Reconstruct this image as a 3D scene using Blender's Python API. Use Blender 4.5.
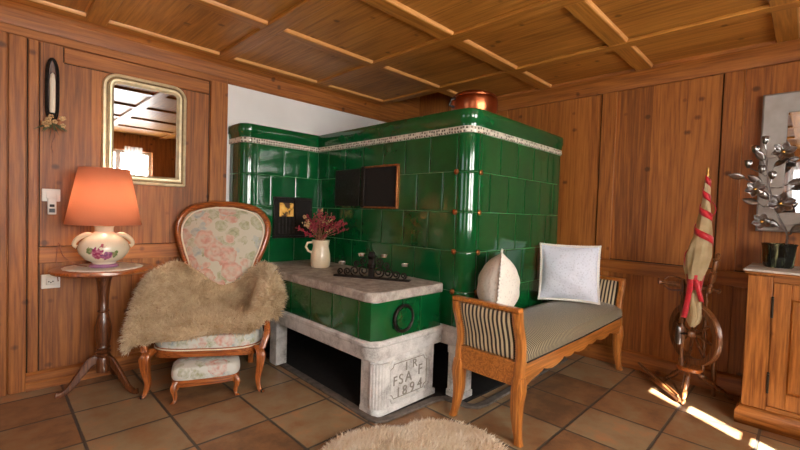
import bpy, bmesh, math, random
from mathutils import Vector, Matrix, noise
R=math.radians; PI=math.pi
random.seed(4)
S=bpy.context.scene; COL=S.collection
for o in list(bpy.data.objects): bpy.data.objects.remove(o)

# ------------------------------------------------------------ camera, light, exposure
cd=bpy.data.cameras.new('camera'); cam=bpy.data.objects.new('camera',cd); COL.objects.link(cam); S.camera=cam
cd.sensor_width=36; cd.lens=411.5/800*36; cd.clip_start=.03
yaw,pit,rol=0.784593,-0.031770,0.032229
f_=Vector((math.cos(pit)*math.cos(yaw),math.cos(pit)*math.sin(yaw),math.sin(pit)))
r0=Vector((math.sin(yaw),-math.cos(yaw),0)); u0=r0.cross(f_)
r_=math.cos(rol)*r0+math.sin(rol)*u0; u_=-math.sin(rol)*r0+math.cos(rol)*u0
cam.matrix_world=Matrix(((r_.x,u_.x,-f_.x,0),(r_.y,u_.y,-f_.y,0),(r_.z,u_.z,-f_.z,1.2),(0,0,0,1)))
vs=S.view_settings
S.display_settings.display_device='sRGB'
vs.view_transform='Standard'; vs.look='None'; vs.gamma=1; vs.use_curve_mapping=False
vs.exposure=0.5
w=bpy.data.worlds.new('sky'); S.world=w; w.use_nodes=True
bg=w.node_tree.nodes['Background']; bg.inputs[0].default_value=(.72,.85,1,1); bg.inputs[1].default_value=1.6
sl=bpy.data.lights.new('sun','SUN'); sl.energy=70; sl.angle=.006; sl.color=(1,.98,.95)
so=bpy.data.objects.new('sun',sl); COL.objects.link(so)
SUN=Vector((.54*math.cos(R(37)),.842*math.cos(R(37)),-math.sin(R(37))))
so.rotation_euler=SUN.to_track_quat('-Z','Y').to_euler(); so.location=(0,-6,8)
def area(loc,rot,sx,sy,e,c):
    l=bpy.data.lights.new('window_daylight','AREA'); l.shape='RECTANGLE'; l.size=sx; l.size_y=sy; l.energy=e; l.color=c
    o=bpy.data.objects.new('window_daylight',l); COL.objects.link(o); o.location=loc; o.rotation_euler=rot
DAY=(1.0,.975,.93)
area((.25,-1.66,1.52),(R(90),0,0),1.0,1.15,90,DAY)
area((1.555,-1.66,1.52),(R(90),0,0),.95,1.15,98,DAY)
area((-1.66,-.3,1.52),(R(90),0,R(-90)),1.15,1.15,13,DAY)
area((-1.66,1.9,1.52),(R(90),0,R(-90)),.95,1.15,4,DAY)

# ------------------------------------------------------------ materials
M={}
def nt(name):
    m=bpy.data.materials.new(name); m.use_nodes=True; t=m.node_tree
    b=t.nodes['Principled BSDF']; return m,t,b
def N(t,typ,**k):
    n=t.nodes.new(typ)
    for a,v in k.items():
        if a.startswith('i_'): n.inputs[a[2:].replace('_',' ')].default_value=v
        elif a[0]=='n' and a[1:].isdigit(): n.inputs[int(a[1:])].default_value=v
        else: setattr(n,a,v)
    return n
def L(t,a,b): t.links.new(a,b)
def ramp(t,fac,stops):
    r=t.nodes.new('ShaderNodeValToRGB'); e=r.color_ramp.elements
    while len(e)<len(stops): e.new(.5)
    for q,(p,c) in zip(e,stops): q.position=p; q.color=(*c,1)
    L(t,fac,r.inputs[0]); return r.outputs[0]
def s2l(r,g,b):
    f=lambda v:(v/255/12.92 if v/255<=.04045 else ((v/255+.055)/1.055)**2.4)
    return (f(r),f(g),f(b))
def plain(name,c,rough=.5,metal=0,coat=0,spec=.5,var=.12,vs_=30,bump=0,sheen=0):
    m,t,b=nt(name); tc=N(t,'ShaderNodeTexCoord'); n=N(t,'ShaderNodeTexNoise',i_Scale=vs_,i_Detail=4.0)
    L(t,tc.outputs['Object'],n.inputs['Vector'])
    d=tuple(x*(1-var*1.6) for x in c); e=tuple(min(1,x*(1+var)) for x in c)
    L(t,ramp(t,n.outputs['Fac'],[(.3,d),(.7,e)]),b.inputs['Base Color'])
    b.inputs['Roughness'].default_value=rough; b.inputs['Metallic'].default_value=metal
    b.inputs['Coat Weight'].default_value=coat; b.inputs['Specular IOR Level'].default_value=spec
    b.inputs['Sheen Weight'].default_value=sheen
    if bump:
        bp=N(t,'ShaderNodeBump',i_Strength=bump,i_Distance=.01); L(t,n.outputs['Fac'],bp.inputs['Height']); L(t,bp.outputs[0],b.inputs['Normal'])
    M[name]=m; return m
def wood(name,dark,mid,light,axis='z',sc=1.0,rough=.52,knots=True,plank=None,coat=.04):
    """grain runs along axis; plank=(coordinate index, width) varies tone from board to board"""
    m,t,b=nt(name); tc=N(t,'ShaderNodeTexCoord'); mp=N(t,'ShaderNodeMapping')
    ax='xyz'.index(axis); s=[11*sc]*3; s[ax]=.5*sc; mp.inputs['Scale'].default_value=s
    L(t,tc.outputs['Object'],mp.inputs['Vector'])
    n0=N(t,'ShaderNodeTexNoise',i_Scale=.9,i_Detail=2.0,i_Distortion=.3); L(t,mp.outputs[0],n0.inputs['Vector'])
    n1=N(t,'ShaderNodeTexNoise',i_Scale=7.0,i_Detail=7.0,i_Roughness=.68,i_Distortion=.1); L(t,mp.outputs[0],n1.inputs['Vector'])
    # growth rings
    mu=N(t,'ShaderNodeMath',operation='MULTIPLY',n1=14.0); L(t,n0.outputs['Fac'],mu.inputs[0])
    fr=N(t,'ShaderNodeMath',operation='PINGPONG',n1=1.0); L(t,mu.outputs[0],fr.inputs[0])
    mx=N(t,'ShaderNodeMath',operation='MULTIPLY',n1=.16); L(t,fr.outputs[0],mx.inputs[0])
    ad=N(t,'ShaderNodeMath',operation='MULTIPLY_ADD',n1=.72); L(t,n1.outputs['Fac'],ad.inputs[0]); L(t,mx.outputs[0],ad.inputs[2])
    last=ad.outputs[0]
    if plank:
        sx=N(t,'ShaderNodeSeparateXYZ'); L(t,tc.outputs['Object'],sx.inputs[0])
        dv=N(t,'ShaderNodeMath',operation='DIVIDE',n1=plank[1]); L(t,sx.outputs[plank[0]],dv.inputs[0])
        fl=N(t,'ShaderNodeMath',operation='FLOOR'); L(t,dv.outputs[0],fl.inputs[0])
        wn=N(t,'ShaderNodeTexWhiteNoise',noise_dimensions='1D'); L(t,fl.outputs[0],wn.inputs['W'])
        p2=N(t,'ShaderNodeMath',operation='MULTIPLY_ADD',n1=.16,n2=-.08); L(t,wn.outputs['Value'],p2.inputs[0])
        a2=N(t,'ShaderNodeMath',operation='ADD'); L(t,last,a2.inputs[0]); L(t,p2.outputs[0],a2.inputs[1]); last=a2.outputs[0]
        fc=N(t,'ShaderNodeMath',operation='FRACT'); L(t,dv.outputs[0],fc.inputs[0])
        lt=N(t,'ShaderNodeMath',operation='LESS_THAN',n1=.012); L(t,fc.outputs[0],lt.inputs[0])
        a3=N(t,'ShaderNodeMath',operation='MULTIPLY_ADD',n1=-.22); L(t,lt.outputs[0],a3.inputs[0]); L(t,last,a3.inputs[2]); last=a3.outputs[0]
    if knots:
        mk=N(t,'ShaderNodeMapping'); s=[5.6]*3; s[ax]=6.4; mk.inputs['Scale'].default_value=s
        L(t,tc.outputs['Object'],mk.inputs['Vector'])
        v=N(t,'ShaderNodeTexVoronoi',i_Scale=1.0); L(t,mk.outputs[0],v.inputs['Vector'])
        k=N(t,'ShaderNodeMapRange'); k.inputs['From Min'].default_value=.03; k.inputs['From Max'].default_value=.15
        k.inputs['To Min'].default_value=-.42; k.inputs['To Max'].default_value=0
        L(t,v.outputs['Distance'],k.inputs['Value'])
        a4=N(t,'ShaderNodeMath',operation='ADD'); L(t,last,a4.inputs[0]); L(t,k.outputs[0],a4.inputs[1]); last=a4.outputs[0]
    L(t,ramp(t,last,[(.12,tuple(x*.45 for x in dark)),(.34,dark),(.52,mid),(.74,light)]),b.inputs['Base Color'])
    b.inputs['Roughness'].default_value=rough; b.inputs['Coat Weight'].default_value=coat; b.inputs['Coat Roughness'].default_value=.3
    bp=N(t,'ShaderNodeBump',i_Strength=.12,i_Distance=.004); L(t,n1.outputs['Fac'],bp.inputs['Height']); L(t,bp.outputs[0],b.inputs['Normal'])
    M[name]=m; return m
WD,WM,WL=s2l(136,78,30),s2l(170,103,42),s2l(190,123,56)
wood('wallwood_z',WD,WM,WL,'z',plank=(0,.243))
wood('wallwood_zy',WD,WM,WL,'z',plank=(1,.231))
wood('wallwood_x',WD,WM,WL,'x'); wood('wallwood_y',WD,WM,WL,'y')
wood('stile_z',WD,WM,WL,'z',sc=1.2)
CD,CM,CL=s2l(156,100,36),s2l(186,126,52),s2l(206,146,68)
wood('ceil_y',CD,CM,CL,'y',plank=(0,.21),rough=.42); wood('ceil_x',CD,CM,CL,'x',knots=False,rough=.38); wood('ceil_yb',CD,CM,CL,'y',knots=False,sc=1.3,rough=.38)
for a in 'xyz': wood('pale_'+a,s2l(150,88,34),s2l(194,122,54),s2l(216,148,76),a,sc=1.6,rough=.32,knots=False,coat=.35)
for a in 'yz': wood('cabinet_'+a,s2l(140,82,30),s2l(186,118,52),s2l(208,142,72),a,sc=1.3,rough=.4)
for a in 'xz': wood('cherry_'+a,s2l(120,60,24),s2l(176,98,42),s2l(204,128,62),a,sc=2.2,rough=.22,knots=False,coat=.6)
wood('dark_turned',s2l(70,38,20),s2l(112,64,34),s2l(150,92,52),'z',sc=3,rough=.25,knots=False,coat=.5)
wood('wheel_wood',s2l(84,48,24),s2l(134,84,44),s2l(176,120,70),'z',sc=3,rough=.35,knots=False,coat=.3)
plain('plaster',s2l(236,234,230),.9,var=.03,vs_=3)
plain('white_plastic',s2l(225,220,210),.4,var=.02); plain('black',(.012,.012,.012),.4,var=.05)
plain('dark_gap',(.01,.007,.005),.9)
plain('iron',s2l(42,36,32),.45,metal=.7,var=.3,vs_=60,bump=.3)
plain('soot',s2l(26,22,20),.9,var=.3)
plain('copper',s2l(176,98,62),.28,metal=1,var=.18,vs_=14); plain('copper_matt',s2l(176,112,66),.4,metal=.9,var=.2)
plain('brass',s2l(170,130,70),.3,metal=1); plain('pewter',s2l(146,142,140),.3,metal=1,var=.25,vs_=40)
plain('chrome',s2l(225,225,225),.15,metal=1,var=.02)
plain('cream_glaze',s2l(222,204,172),.3,coat=.4,var=.05,vs_=8)
plain('candle_wax',s2l(232,220,196),.5,var=.03); plain('mauve',s2l(168,112,150),.3,coat=.4)
plain('red_ribbon',s2l(196,20,38),.45,var=.15,vs_=60,sheen=.3)
plain('flower_red',s2l(150,24,52),.7,var=.4,vs_=90); plain('flower_pink',s2l(160,58,72),.7,var=.4,vs_=90); plain('stem_tan',s2l(150,92,66),.8,var=.3,vs_=80)
plain('dry_flower',s2l(206,170,120),.8,var=.3,vs_=90); plain('dry_leaf',s2l(84,84,50),.8,var=.3)
plain('fringe',s2l(226,222,214),.9,var=.05); plain('dark_cloth',(.02,.018,.016),.8)
plain('steel_frame',s2l(148,142,136),.42,metal=.55,var=.12,vs_=9)
plain('hinge',s2l(70,62,52),.4,metal=.8)
plain('carving',s2l(142,136,126),.8)
plain('kerb_grey',s2l(104,94,86),.75,var=.25,vs_=25,bump=.4)
plain('sun_blocker_tone',s2l(190,180,165),.9)
def stone(name,c0,c1,c2,sc=9):
    m,t,b=nt(name); tc=N(t,'ShaderNodeTexCoord')
    n=N(t,'ShaderNodeTexNoise',i_Scale=sc,i_Detail=8.0,i_Roughness=.7); n2=N(t,'ShaderNodeTexNoise',i_Scale=160.0,i_Detail=2.0)
    L(t,tc.outputs['Object'],n.inputs['Vector']); L(t,tc.outputs['Object'],n2.inputs['Vector'])
    ad=N(t,'ShaderNodeMath',operation='MULTIPLY_ADD',n1=.25); L(t,n2.outputs['Fac'],ad.inputs[0]); L(t,n.outputs['Fac'],ad.inputs[2])
    L(t,ramp(t,ad.outputs[0],[(.42,c0),(.6,c1),(.8,c2)]),b.inputs['Base Color']); b.inputs['Roughness'].default_value=.6
    bp=N(t,'ShaderNodeBump',i_Strength=.35,i_Distance=.003); L(t,ad.outputs[0],bp.inputs['Height']); L(t,bp.outputs[0],b.inputs['Normal']); M[name]=m
stone('sandstone',s2l(140,136,130),s2l(202,200,196),s2l(232,230,226))
stone('slab_stone',s2l(104,94,86),s2l(156,146,136),s2l(196,188,178),12)
stone('cabinet_top',s2l(150,142,136),s2l(190,184,178),s2l(220,216,210),5)
def glaze():
    m,t,b=nt('green_glaze'); tc=N(t,'ShaderNodeTexCoord')
    n=N(t,'ShaderNodeTexNoise',i_Scale=5.0,i_Detail=5.0,i_Roughness=.6); L(t,tc.outputs['Object'],n.inputs['Vector'])
    g=N(t,'ShaderNodeNewGeometry'); v=N(t,'ShaderNodeMath',operation='MULTIPLY_ADD',n1=.12,n2=-.06); L(t,g.outputs['Random Per Island'],v.inputs[0])
    a=N(t,'ShaderNodeMath',operation='ADD'); L(t,n.outputs['Fac'],a.inputs[0]); L(t,v.outputs[0],a.inputs[1])
    L(t,ramp(t,a.outputs[0],[(.15,s2l(3,60,28)),(.5,s2l(5,80,38)),(.85,s2l(9,94,45))]),b.inputs['Base Color'])
    b.inputs['Roughness'].default_value=.12; b.inputs['Coat Weight'].default_value=.5; b.inputs['Coat Roughness'].default_value=.04
    n3=N(t,'ShaderNodeTexNoise',i_Scale=7.0,i_Detail=2.0); L(t,tc.outputs['Object'],n3.inputs['Vector'])
    bp=N(t,'ShaderNodeBump',i_Strength=.10,i_Distance=.01); L(t,n3.outputs['Fac'],bp.inputs['Height']); L(t,bp.outputs[0],b.inputs['Normal']); L(t,bp.outputs[0],b.inputs['Coat Normal'])
    M['green_glaze']=m
glaze(); plain('grout_green',s2l(104,156,108),.5)
def band():
    m,t,b=nt('band_tile'); tc=N(t,'ShaderNodeTexCoord')
    v=N(t,'ShaderNodeTexVoronoi',i_Scale=46.0,distance='CHEBYCHEV'); v.inputs['Randomness'].default_value=.35; L(t,tc.outputs['Object'],v.inputs['Vector'])
    L(t,ramp(t,v.outputs['Distance'],[(.22,s2l(84,74,62)),(.36,s2l(205,198,180)),(.5,s2l(216,210,194))]),b.inputs['Base Color']); b.inputs['Roughness'].default_value=.25
    M['band_tile']=m
band()
def floor_mat():
    m,t,b=nt('terracotta'); tc=N(t,'ShaderNodeTexCoord'); mp=N(t,'ShaderNodeMapping')
    T=.3935; mp.inputs['Scale'].default_value=(1/T,1/T,1); mp.inputs['Location'].default_value=(-.34/T,-.157/T,0); L(t,tc.outputs['Object'],mp.inputs['Vector'])
    sx=N(t,'ShaderNodeSeparateXYZ'); L(t,mp.outputs[0],sx.inputs[0])
    es=[];fs=[]
    for k in (0,1):
        fr=N(t,'ShaderNodeMath',operation='FRACT'); L(t,sx.outputs[k],fr.inputs[0])
        a=N(t,'ShaderNodeMath',operation='SUBTRACT',n1=.5); L(t,fr.outputs[0],a.inputs[0])
        c=N(t,'ShaderNodeMath',operation='ABSOLUTE'); L(t,a.outputs[0],c.inputs[0]); es.append(c)
        fl=N(t,'ShaderNodeMath',operation='FLOOR'); L(t,sx.outputs[k],fl.inputs[0]); fs.append(fl)
    mxx=N(t,'ShaderNodeMath',operation='MAXIMUM'); L(t,es[0].outputs[0],mxx.inputs[0]); L(t,es[1].outputs[0],mxx.inputs[1])
    n=N(t,'ShaderNodeTexNoise',i_Scale=6.0,i_Detail=7.0,i_Roughness=.65); L(t,tc.outputs['Object'],n.inputs['Vector'])
    ne=N(t,'ShaderNodeTexNoise',i_Scale=30.0,i_Detail=2.0); L(t,tc.outputs['Object'],ne.inputs['Vector'])
    em=N(t,'ShaderNodeMath',operation='MULTIPLY_ADD',n1=.012); L(t,ne.outputs['Fac'],em.inputs[0]); L(t,mxx.outputs[0],em.inputs[2])
    cb=N(t,'ShaderNodeCombineXYZ'); L(t,fs[0].outputs[0],cb.inputs[0]); L(t,fs[1].outputs[0],cb.inputs[1])
    wn=N(t,'ShaderNodeTexWhiteNoise',noise_dimensions='3D'); L(t,cb.outputs[0],wn.inputs['Vector'])
    a=N(t,'ShaderNodeMath',operation='MULTIPLY_ADD',n1=.36); L(t,wn.outputs['Value'],a.inputs[0]); L(t,n.outputs['Fac'],a.inputs[2])
    tile=ramp(t,a.outputs[0],[(.40,s2l(112,82,58)),(.62,s2l(152,112,76)),(.80,s2l(158,136,104)),(.95,s2l(182,134,92))])
    gm=N(t,'ShaderNodeMapRange'); gm.inputs['From Min'].default_value=.484; gm.inputs['From Max'].default_value=.492; L(t,em.outputs[0],gm.inputs['Value'])
    mix=N(t,'ShaderNodeMix',data_type='RGBA'); L(t,gm.outputs[0],mix.inputs[0]); L(t,tile,mix.inputs[6]); mix.inputs[7].default_value=(*s2l(84,76,68),1)
    L(t,mix.outputs[2],b.inputs['Base Color'])
    r=N(t,'ShaderNodeMapRange'); r.inputs['To Min'].default_value=.28; r.inputs['To Max'].default_value=.5; L(t,n.outputs['Fac'],r.inputs['Value']); L(t,r.outputs[0],b.inputs['Roughness'])
    h=N(t,'ShaderNodeMath',operation='MULTIPLY_ADD',n1=-1.0); L(t,gm.outputs[0],h.inputs[0])
    hn=N(t,'ShaderNodeMath',operation='MULTIPLY',n1=.35); L(t,n.outputs['Fac'],hn.inputs[0]); L(t,hn.outputs[0],h.inputs[2])
    bp=N(t,'ShaderNodeBump',i_Strength=.6,i_Distance=.006); L(t,h.outputs[0],bp.inputs['Height']); L(t,bp.outputs[0],b.inputs['Normal'])
    M['terracotta']=m
floor_mat()
def floral(name,scale=1.0,ground=s2l(196,190,170),soft=.75):
    m,t,b=nt(name); tc=N(t,'ShaderNodeTexCoord'); nd=N(t,'ShaderNodeTexNoise',i_Scale=22.0*scale,i_Detail=3.0); L(t,tc.outputs['Object'],nd.inputs['Vector'])
    md=N(t,'ShaderNodeVectorMath',operation='MULTIPLY_ADD'); md.inputs[1].default_value=(.05,.05,.05); L(t,nd.outputs['Color'],md.inputs[0]); L(t,tc.outputs['Object'],md.inputs[2])
    base=None; cur=None
    col=(*ground,1); prev=None
    for sc,off,thr,c0,c1 in ((11,0,.62,s2l(132,136,96),s2l(170,170,132)),(8,3,.34,s2l(190,138,120),s2l(208,168,148)),(7,7,.34,s2l(128,146,150),s2l(164,174,172)),(5.2,11.3,.48,s2l(188,122,106),s2l(212,160,142))):
        v=N(t,'ShaderNodeTexVoronoi',i_Scale=sc*scale); mo=N(t,'ShaderNodeVectorMath',operation='ADD'); mo.inputs[1].default_value=(off,off*.7,off*.4)
        L(t,md.outputs[0],mo.inputs[0]); L(t,mo.outputs[0],v.inputs['Vector'])
        lt=N(t,'ShaderNodeMath',operation='LESS_THAN',n1=thr*.85); L(t,v.outputs['Distance'],lt.inputs[0])
        pr=N(t,'ShaderNodeMath',operation='PINGPONG',n1=.09); L(t,v.outputs['Distance'],pr.inputs[0])
        cc=ramp(t,pr.outputs[0],[(.0,c0),(.09,c1)])
        mx=N(t,'ShaderNodeMix',data_type='RGBA'); L(t,lt.outputs[0],mx.inputs[0])
        if prev is None: mx.inputs[6].default_value=col
        else: L(t,prev,mx.inputs[6])
        L(t,cc,mx.inputs[7]); prev=mx.outputs[2]
    nf=N(t,'ShaderNodeTexNoise',i_Scale=26.0*scale,i_Detail=5.0); L(t,tc.outputs['Object'],nf.inputs['Vector'])
    fm=N(t,'ShaderNodeMapRange'); fm.inputs['From Min'].default_value=.35; fm.inputs['From Max'].default_value=.62; fm.inputs['To Min'].default_value=.12; fm.inputs['To Max'].default_value=soft; L(t,nf.outputs['Fac'],fm.inputs['Value'])
    mm=N(t,'ShaderNodeMix',data_type='RGBA'); L(t,fm.outputs[0],mm.inputs[0]); L(t,prev,mm.inputs[6]); mm.inputs[7].default_value=col
    L(t,mm.outputs[2],b.inputs['Base Color']); b.inputs['Roughness'].default_value=.85; b.inputs['Sheen Weight'].default_value=.15
    wv=N(t,'ShaderNodeTexNoise',i_Scale=300.0); L(t,tc.outputs['Object'],wv.inputs['Vector'])
    bp=N(t,'ShaderNodeBump',i_Strength=.3,i_Distance=.002); L(t,wv.outputs['Fac'],bp.inputs['Height']); L(t,bp.outputs[0],b.inputs['Normal']); M[name]=m
floral('floral'); floral('floral_pale',1.3,s2l(206,206,196),.95)
def stripes(name,ax,width,a,c,duty=.5):
    m,t,b=nt(name); tc=N(t,'ShaderNodeTexCoord'); sx=N(t,'ShaderNodeSeparateXYZ'); L(t,tc.outputs['Object'],sx.inputs[0])
    dv=N(t,'ShaderNodeMath',operation='DIVIDE',n1=width); L(t,sx.outputs[ax],dv.inputs[0]); fr=N(t,'ShaderNodeMath',operation='FRACT'); L(t,dv.outputs[0],fr.inputs[0])
    L(t,ramp(t,fr.outputs[0],[(duty-.06,a),(duty,c),(.94,c),(1,a)]),b.inputs['Base Color']); b.inputs['Roughness'].default_value=.75; b.inputs['Sheen Weight'].default_value=.2
    M[name]=m
stripes('stripe_arm','xyz'.index('y'),.026,s2l(44,35,28),s2l(206,188,150),.5)
stripes('stripe_seat',0,.0165,s2l(44,37,30),s2l(166,152,120),.5)
def lace(name,c=s2l(208,216,232)):
    m,t,b=nt(name); tc=N(t,'ShaderNodeTexCoord'); v=N(t,'ShaderNodeTexVoronoi',i_Scale=60.0); L(t,tc.outputs['Object'],v.inputs['Vector'])
    L(t,ramp(t,v.outputs['Distance'],[(.1,tuple(x*.80 for x in c)),(.4,c)]),b.inputs['Base Color']); b.inputs['Roughness'].default_value=.85
    bp=N(t,'ShaderNodeBump',i_Strength=.5,i_Distance=.003); L(t,v.outputs['Distance'],bp.inputs['Height']); L(t,bp.outputs[0],b.inputs['Normal']); M[name]=m
lace('pillow_white',s2l(222,228,242)); lace('pillow_cream',s2l(222,216,204)); lace('doily',s2l(228,220,204))
def fur_mat(name,c0,c1):
    m,t,b=nt(name); g=N(t,'ShaderNodeNewGeometry'); tc=N(t,'ShaderNodeTexCoord'); n=N(t,'ShaderNodeTexNoise',i_Scale=11.0,i_Detail=3.0); L(t,tc.outputs['Object'],n.inputs['Vector'])
    a=N(t,'ShaderNodeMath',operation='MULTIPLY_ADD',n1=.35); L(t,g.outputs['Random Per Island'],a.inputs[0]); L(t,n.outputs['Fac'],a.inputs[2])
    rc=ramp(t,a.outputs[0],[(.4,c0),(.9,c1)]); t.nodes.remove(b); d=N(t,'ShaderNodeBsdfDiffuse'); tl=N(t,'ShaderNodeBsdfTranslucent'); L(t,rc,d.inputs[0]); L(t,rc,tl.inputs[0])
    mx=N(t,'ShaderNodeMixShader',n0=.42); L(t,d.outputs[0],mx.inputs[1]); L(t,tl.outputs[0],mx.inputs[2]); L(t,mx.outputs[0],t.nodes['Material Output'].inputs[0]); M[name]=m
fur_mat('fur_beige',s2l(214,190,152),s2l(254,242,216)); fur_mat('fur_cream',s2l(240,222,196),s2l(254,246,232)); fur_mat('flax',s2l(196,174,132),s2l(232,214,174))
def ceramic_painted():
    m,t,b=nt('painted_ceramic'); tc=N(t,'ShaderNodeTexCoord'); prev=None
    base=(*s2l(226,216,190),1)
    n=N(t,'ShaderNodeTexNoise',i_Scale=60.0,i_Detail=3.0); L(t,tc.outputs['Object'],n.inputs['Vector'])
    def blob(c,rad,col0,col1,prev):
        d=N(t,'ShaderNodeVectorMath',operation='DISTANCE'); d.inputs[1].default_value=c; L(t,tc.outputs['Object'],d.inputs[0])
        a=N(t,'ShaderNodeMath',operation='MULTIPLY_ADD',n1=.035); L(t,n.outputs['Fac'],a.inputs[0]); L(t,d.outputs['Value'],a.inputs[2])
        lt=N(t,'ShaderNodeMath',operation='LESS_THAN',n1=rad*1.5+.017); L(t,a.outputs[0],lt.inputs[0])
        cc=ramp(t,n.outputs['Fac'],[(.4,col0),(.6,col1)])
        mx=N(t,'ShaderNodeMix',data_type='RGBA'); L(t,lt.outputs[0],mx.inputs[0])
        if prev is None: mx.inputs[6].default_value=base
        else: L(t,prev,mx.inputs[6])
        L(t,cc,mx.inputs[7]); return mx.outputs[2]
    for c,rd,a,e in (((-.06,-.09,.115),.022,s2l(110,130,80),s2l(160,160,110)),((.04,-.10,.10),.02,s2l(110,130,80),s2l(150,150,110)),((-.005,-.105,.135),.018,s2l(170,80,100),s2l(120,130,90)),
        ((-.03,-.105,.10),.026,s2l(150,50,90),s2l(206,130,150)),((.01,-.11,.088),.022,s2l(120,70,110),s2l(190,110,150)),((.05,-.10,.12),.012,s2l(200,110,110),s2l(220,160,150)),((.09,-.06,.13),.014,s2l(120,130,90),s2l(190,120,130))):
        prev=blob(c,rd,a,e,prev)
    L(t,prev,b.inputs['Base Color']); b.inputs['Roughness'].default_value=.2; b.inputs['Coat Weight'].default_value=.5; M['painted_ceramic']=m
ceramic_painted()
def shade_mat():
    m,t,b=nt('lampshade'); t.nodes.remove(b); o=t.nodes['Material Output']
    d=N(t,'ShaderNodeBsdfDiffuse'); d.inputs[0].default_value=(*s2l(226,150,118),1); tr=N(t,'ShaderNodeBsdfTranslucent'); tr.inputs[0].default_value=(*s2l(232,186,156),1)
    mx=N(t,'ShaderNodeMixShader',n0=.5); L(t,d.outputs[0],mx.inputs[1]); L(t,tr.outputs[0],mx.inputs[2]); L(t,mx.outputs[0],o.inputs[0]); M['lampshade']=m
shade_mat()
def sheer():
    m,t,b=nt('sheer'); t.nodes.remove(b); o=t.nodes['Material Output']
    d=N(t,'ShaderNodeBsdfDiffuse'); d.inputs[0].default_value=(.8,.8,.8,1); tr=N(t,'ShaderNodeBsdfTranslucent'); tr.inputs[0].default_value=(.85,.85,.85,1)
    mx=N(t,'ShaderNodeMixShader',n0=.6); L(t,d.outputs[0],mx.inputs[1]); L(t,tr.outputs[0],mx.inputs[2])
    tp=N(t,'ShaderNodeBsdfTransparent'); m2=N(t,'ShaderNodeMixShader',n0=.45); L(t,mx.outputs[0],m2.inputs[1]); L(t,tp.outputs[0],m2.inputs[2]); L(t,m2.outputs[0],o.inputs[0]); M['sheer']=m
    m,t,b=nt('window_glass'); t.nodes.remove(b); o=t.nodes['Material Output']
    tp=N(t,'ShaderNodeBsdfTransparent'); g=N(t,'ShaderNodeBsdfGlossy'); g.inputs['Roughness'].default_value=.02; m2=N(t,'ShaderNodeMixShader',n0=.06)
    L(t,tp.outputs[0],m2.inputs[1]); L(t,g.outputs[0],m2.inputs[2]); L(t,m2.outputs[0],o.inputs[0]); M['window_glass']=m
sheer()
m,t,b=nt('mirror_glass'); b.inputs['Base Color'].default_value=(.7,.71,.72,1); b.inputs['Metallic'].default_value=1; b.inputs['Roughness'].default_value=.015; M['mirror_glass']=m
plain('gilt_frame',s2l(232,216,176),.36,metal=.45,var=.12,vs_=20); plain('gilt_dark',s2l(120,96,62),.4,metal=.6,var=.2)
def glass_pot():
    m,t,b=nt('dark_glass'); tc=N(t,'ShaderNodeTexCoord'); w_=N(t,'ShaderNodeTexNoise',i_Scale=1.0,i_Detail=3.0); mp=N(t,'ShaderNodeMapping'); mp.inputs['Scale'].default_value=(45,45,5)
    L(t,tc.outputs['Object'],mp.inputs[0]); L(t,mp.outputs[0],w_.inputs['Vector'])
    L(t,ramp(t,w_.outputs['Fac'],[(.52,(.006,.008,.006)),(.6,s2l(70,76,56)),(.68,s2l(150,146,110))]),b.inputs['Base Color']); b.inputs['Roughness'].default_value=.08; M['dark_glass']=m
glass_pot()
def picture_mat():
    m,t,b=nt('little_print'); tc=N(t,'ShaderNodeTexCoord'); n=N(t,'ShaderNodeTexNoise',i_Scale=18.0,i_Detail=2.0); L(t,tc.outputs['Object'],n.inputs['Vector'])
    L(t,ramp(t,n.outputs['Fac'],[(.42,s2l(70,44,20)),(.5,s2l(232,170,70)),(.7,s2l(248,206,110))]),b.inputs['Base Color']); b.inputs['Roughness'].default_value=.5; M['little_print']=m
picture_mat()

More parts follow.
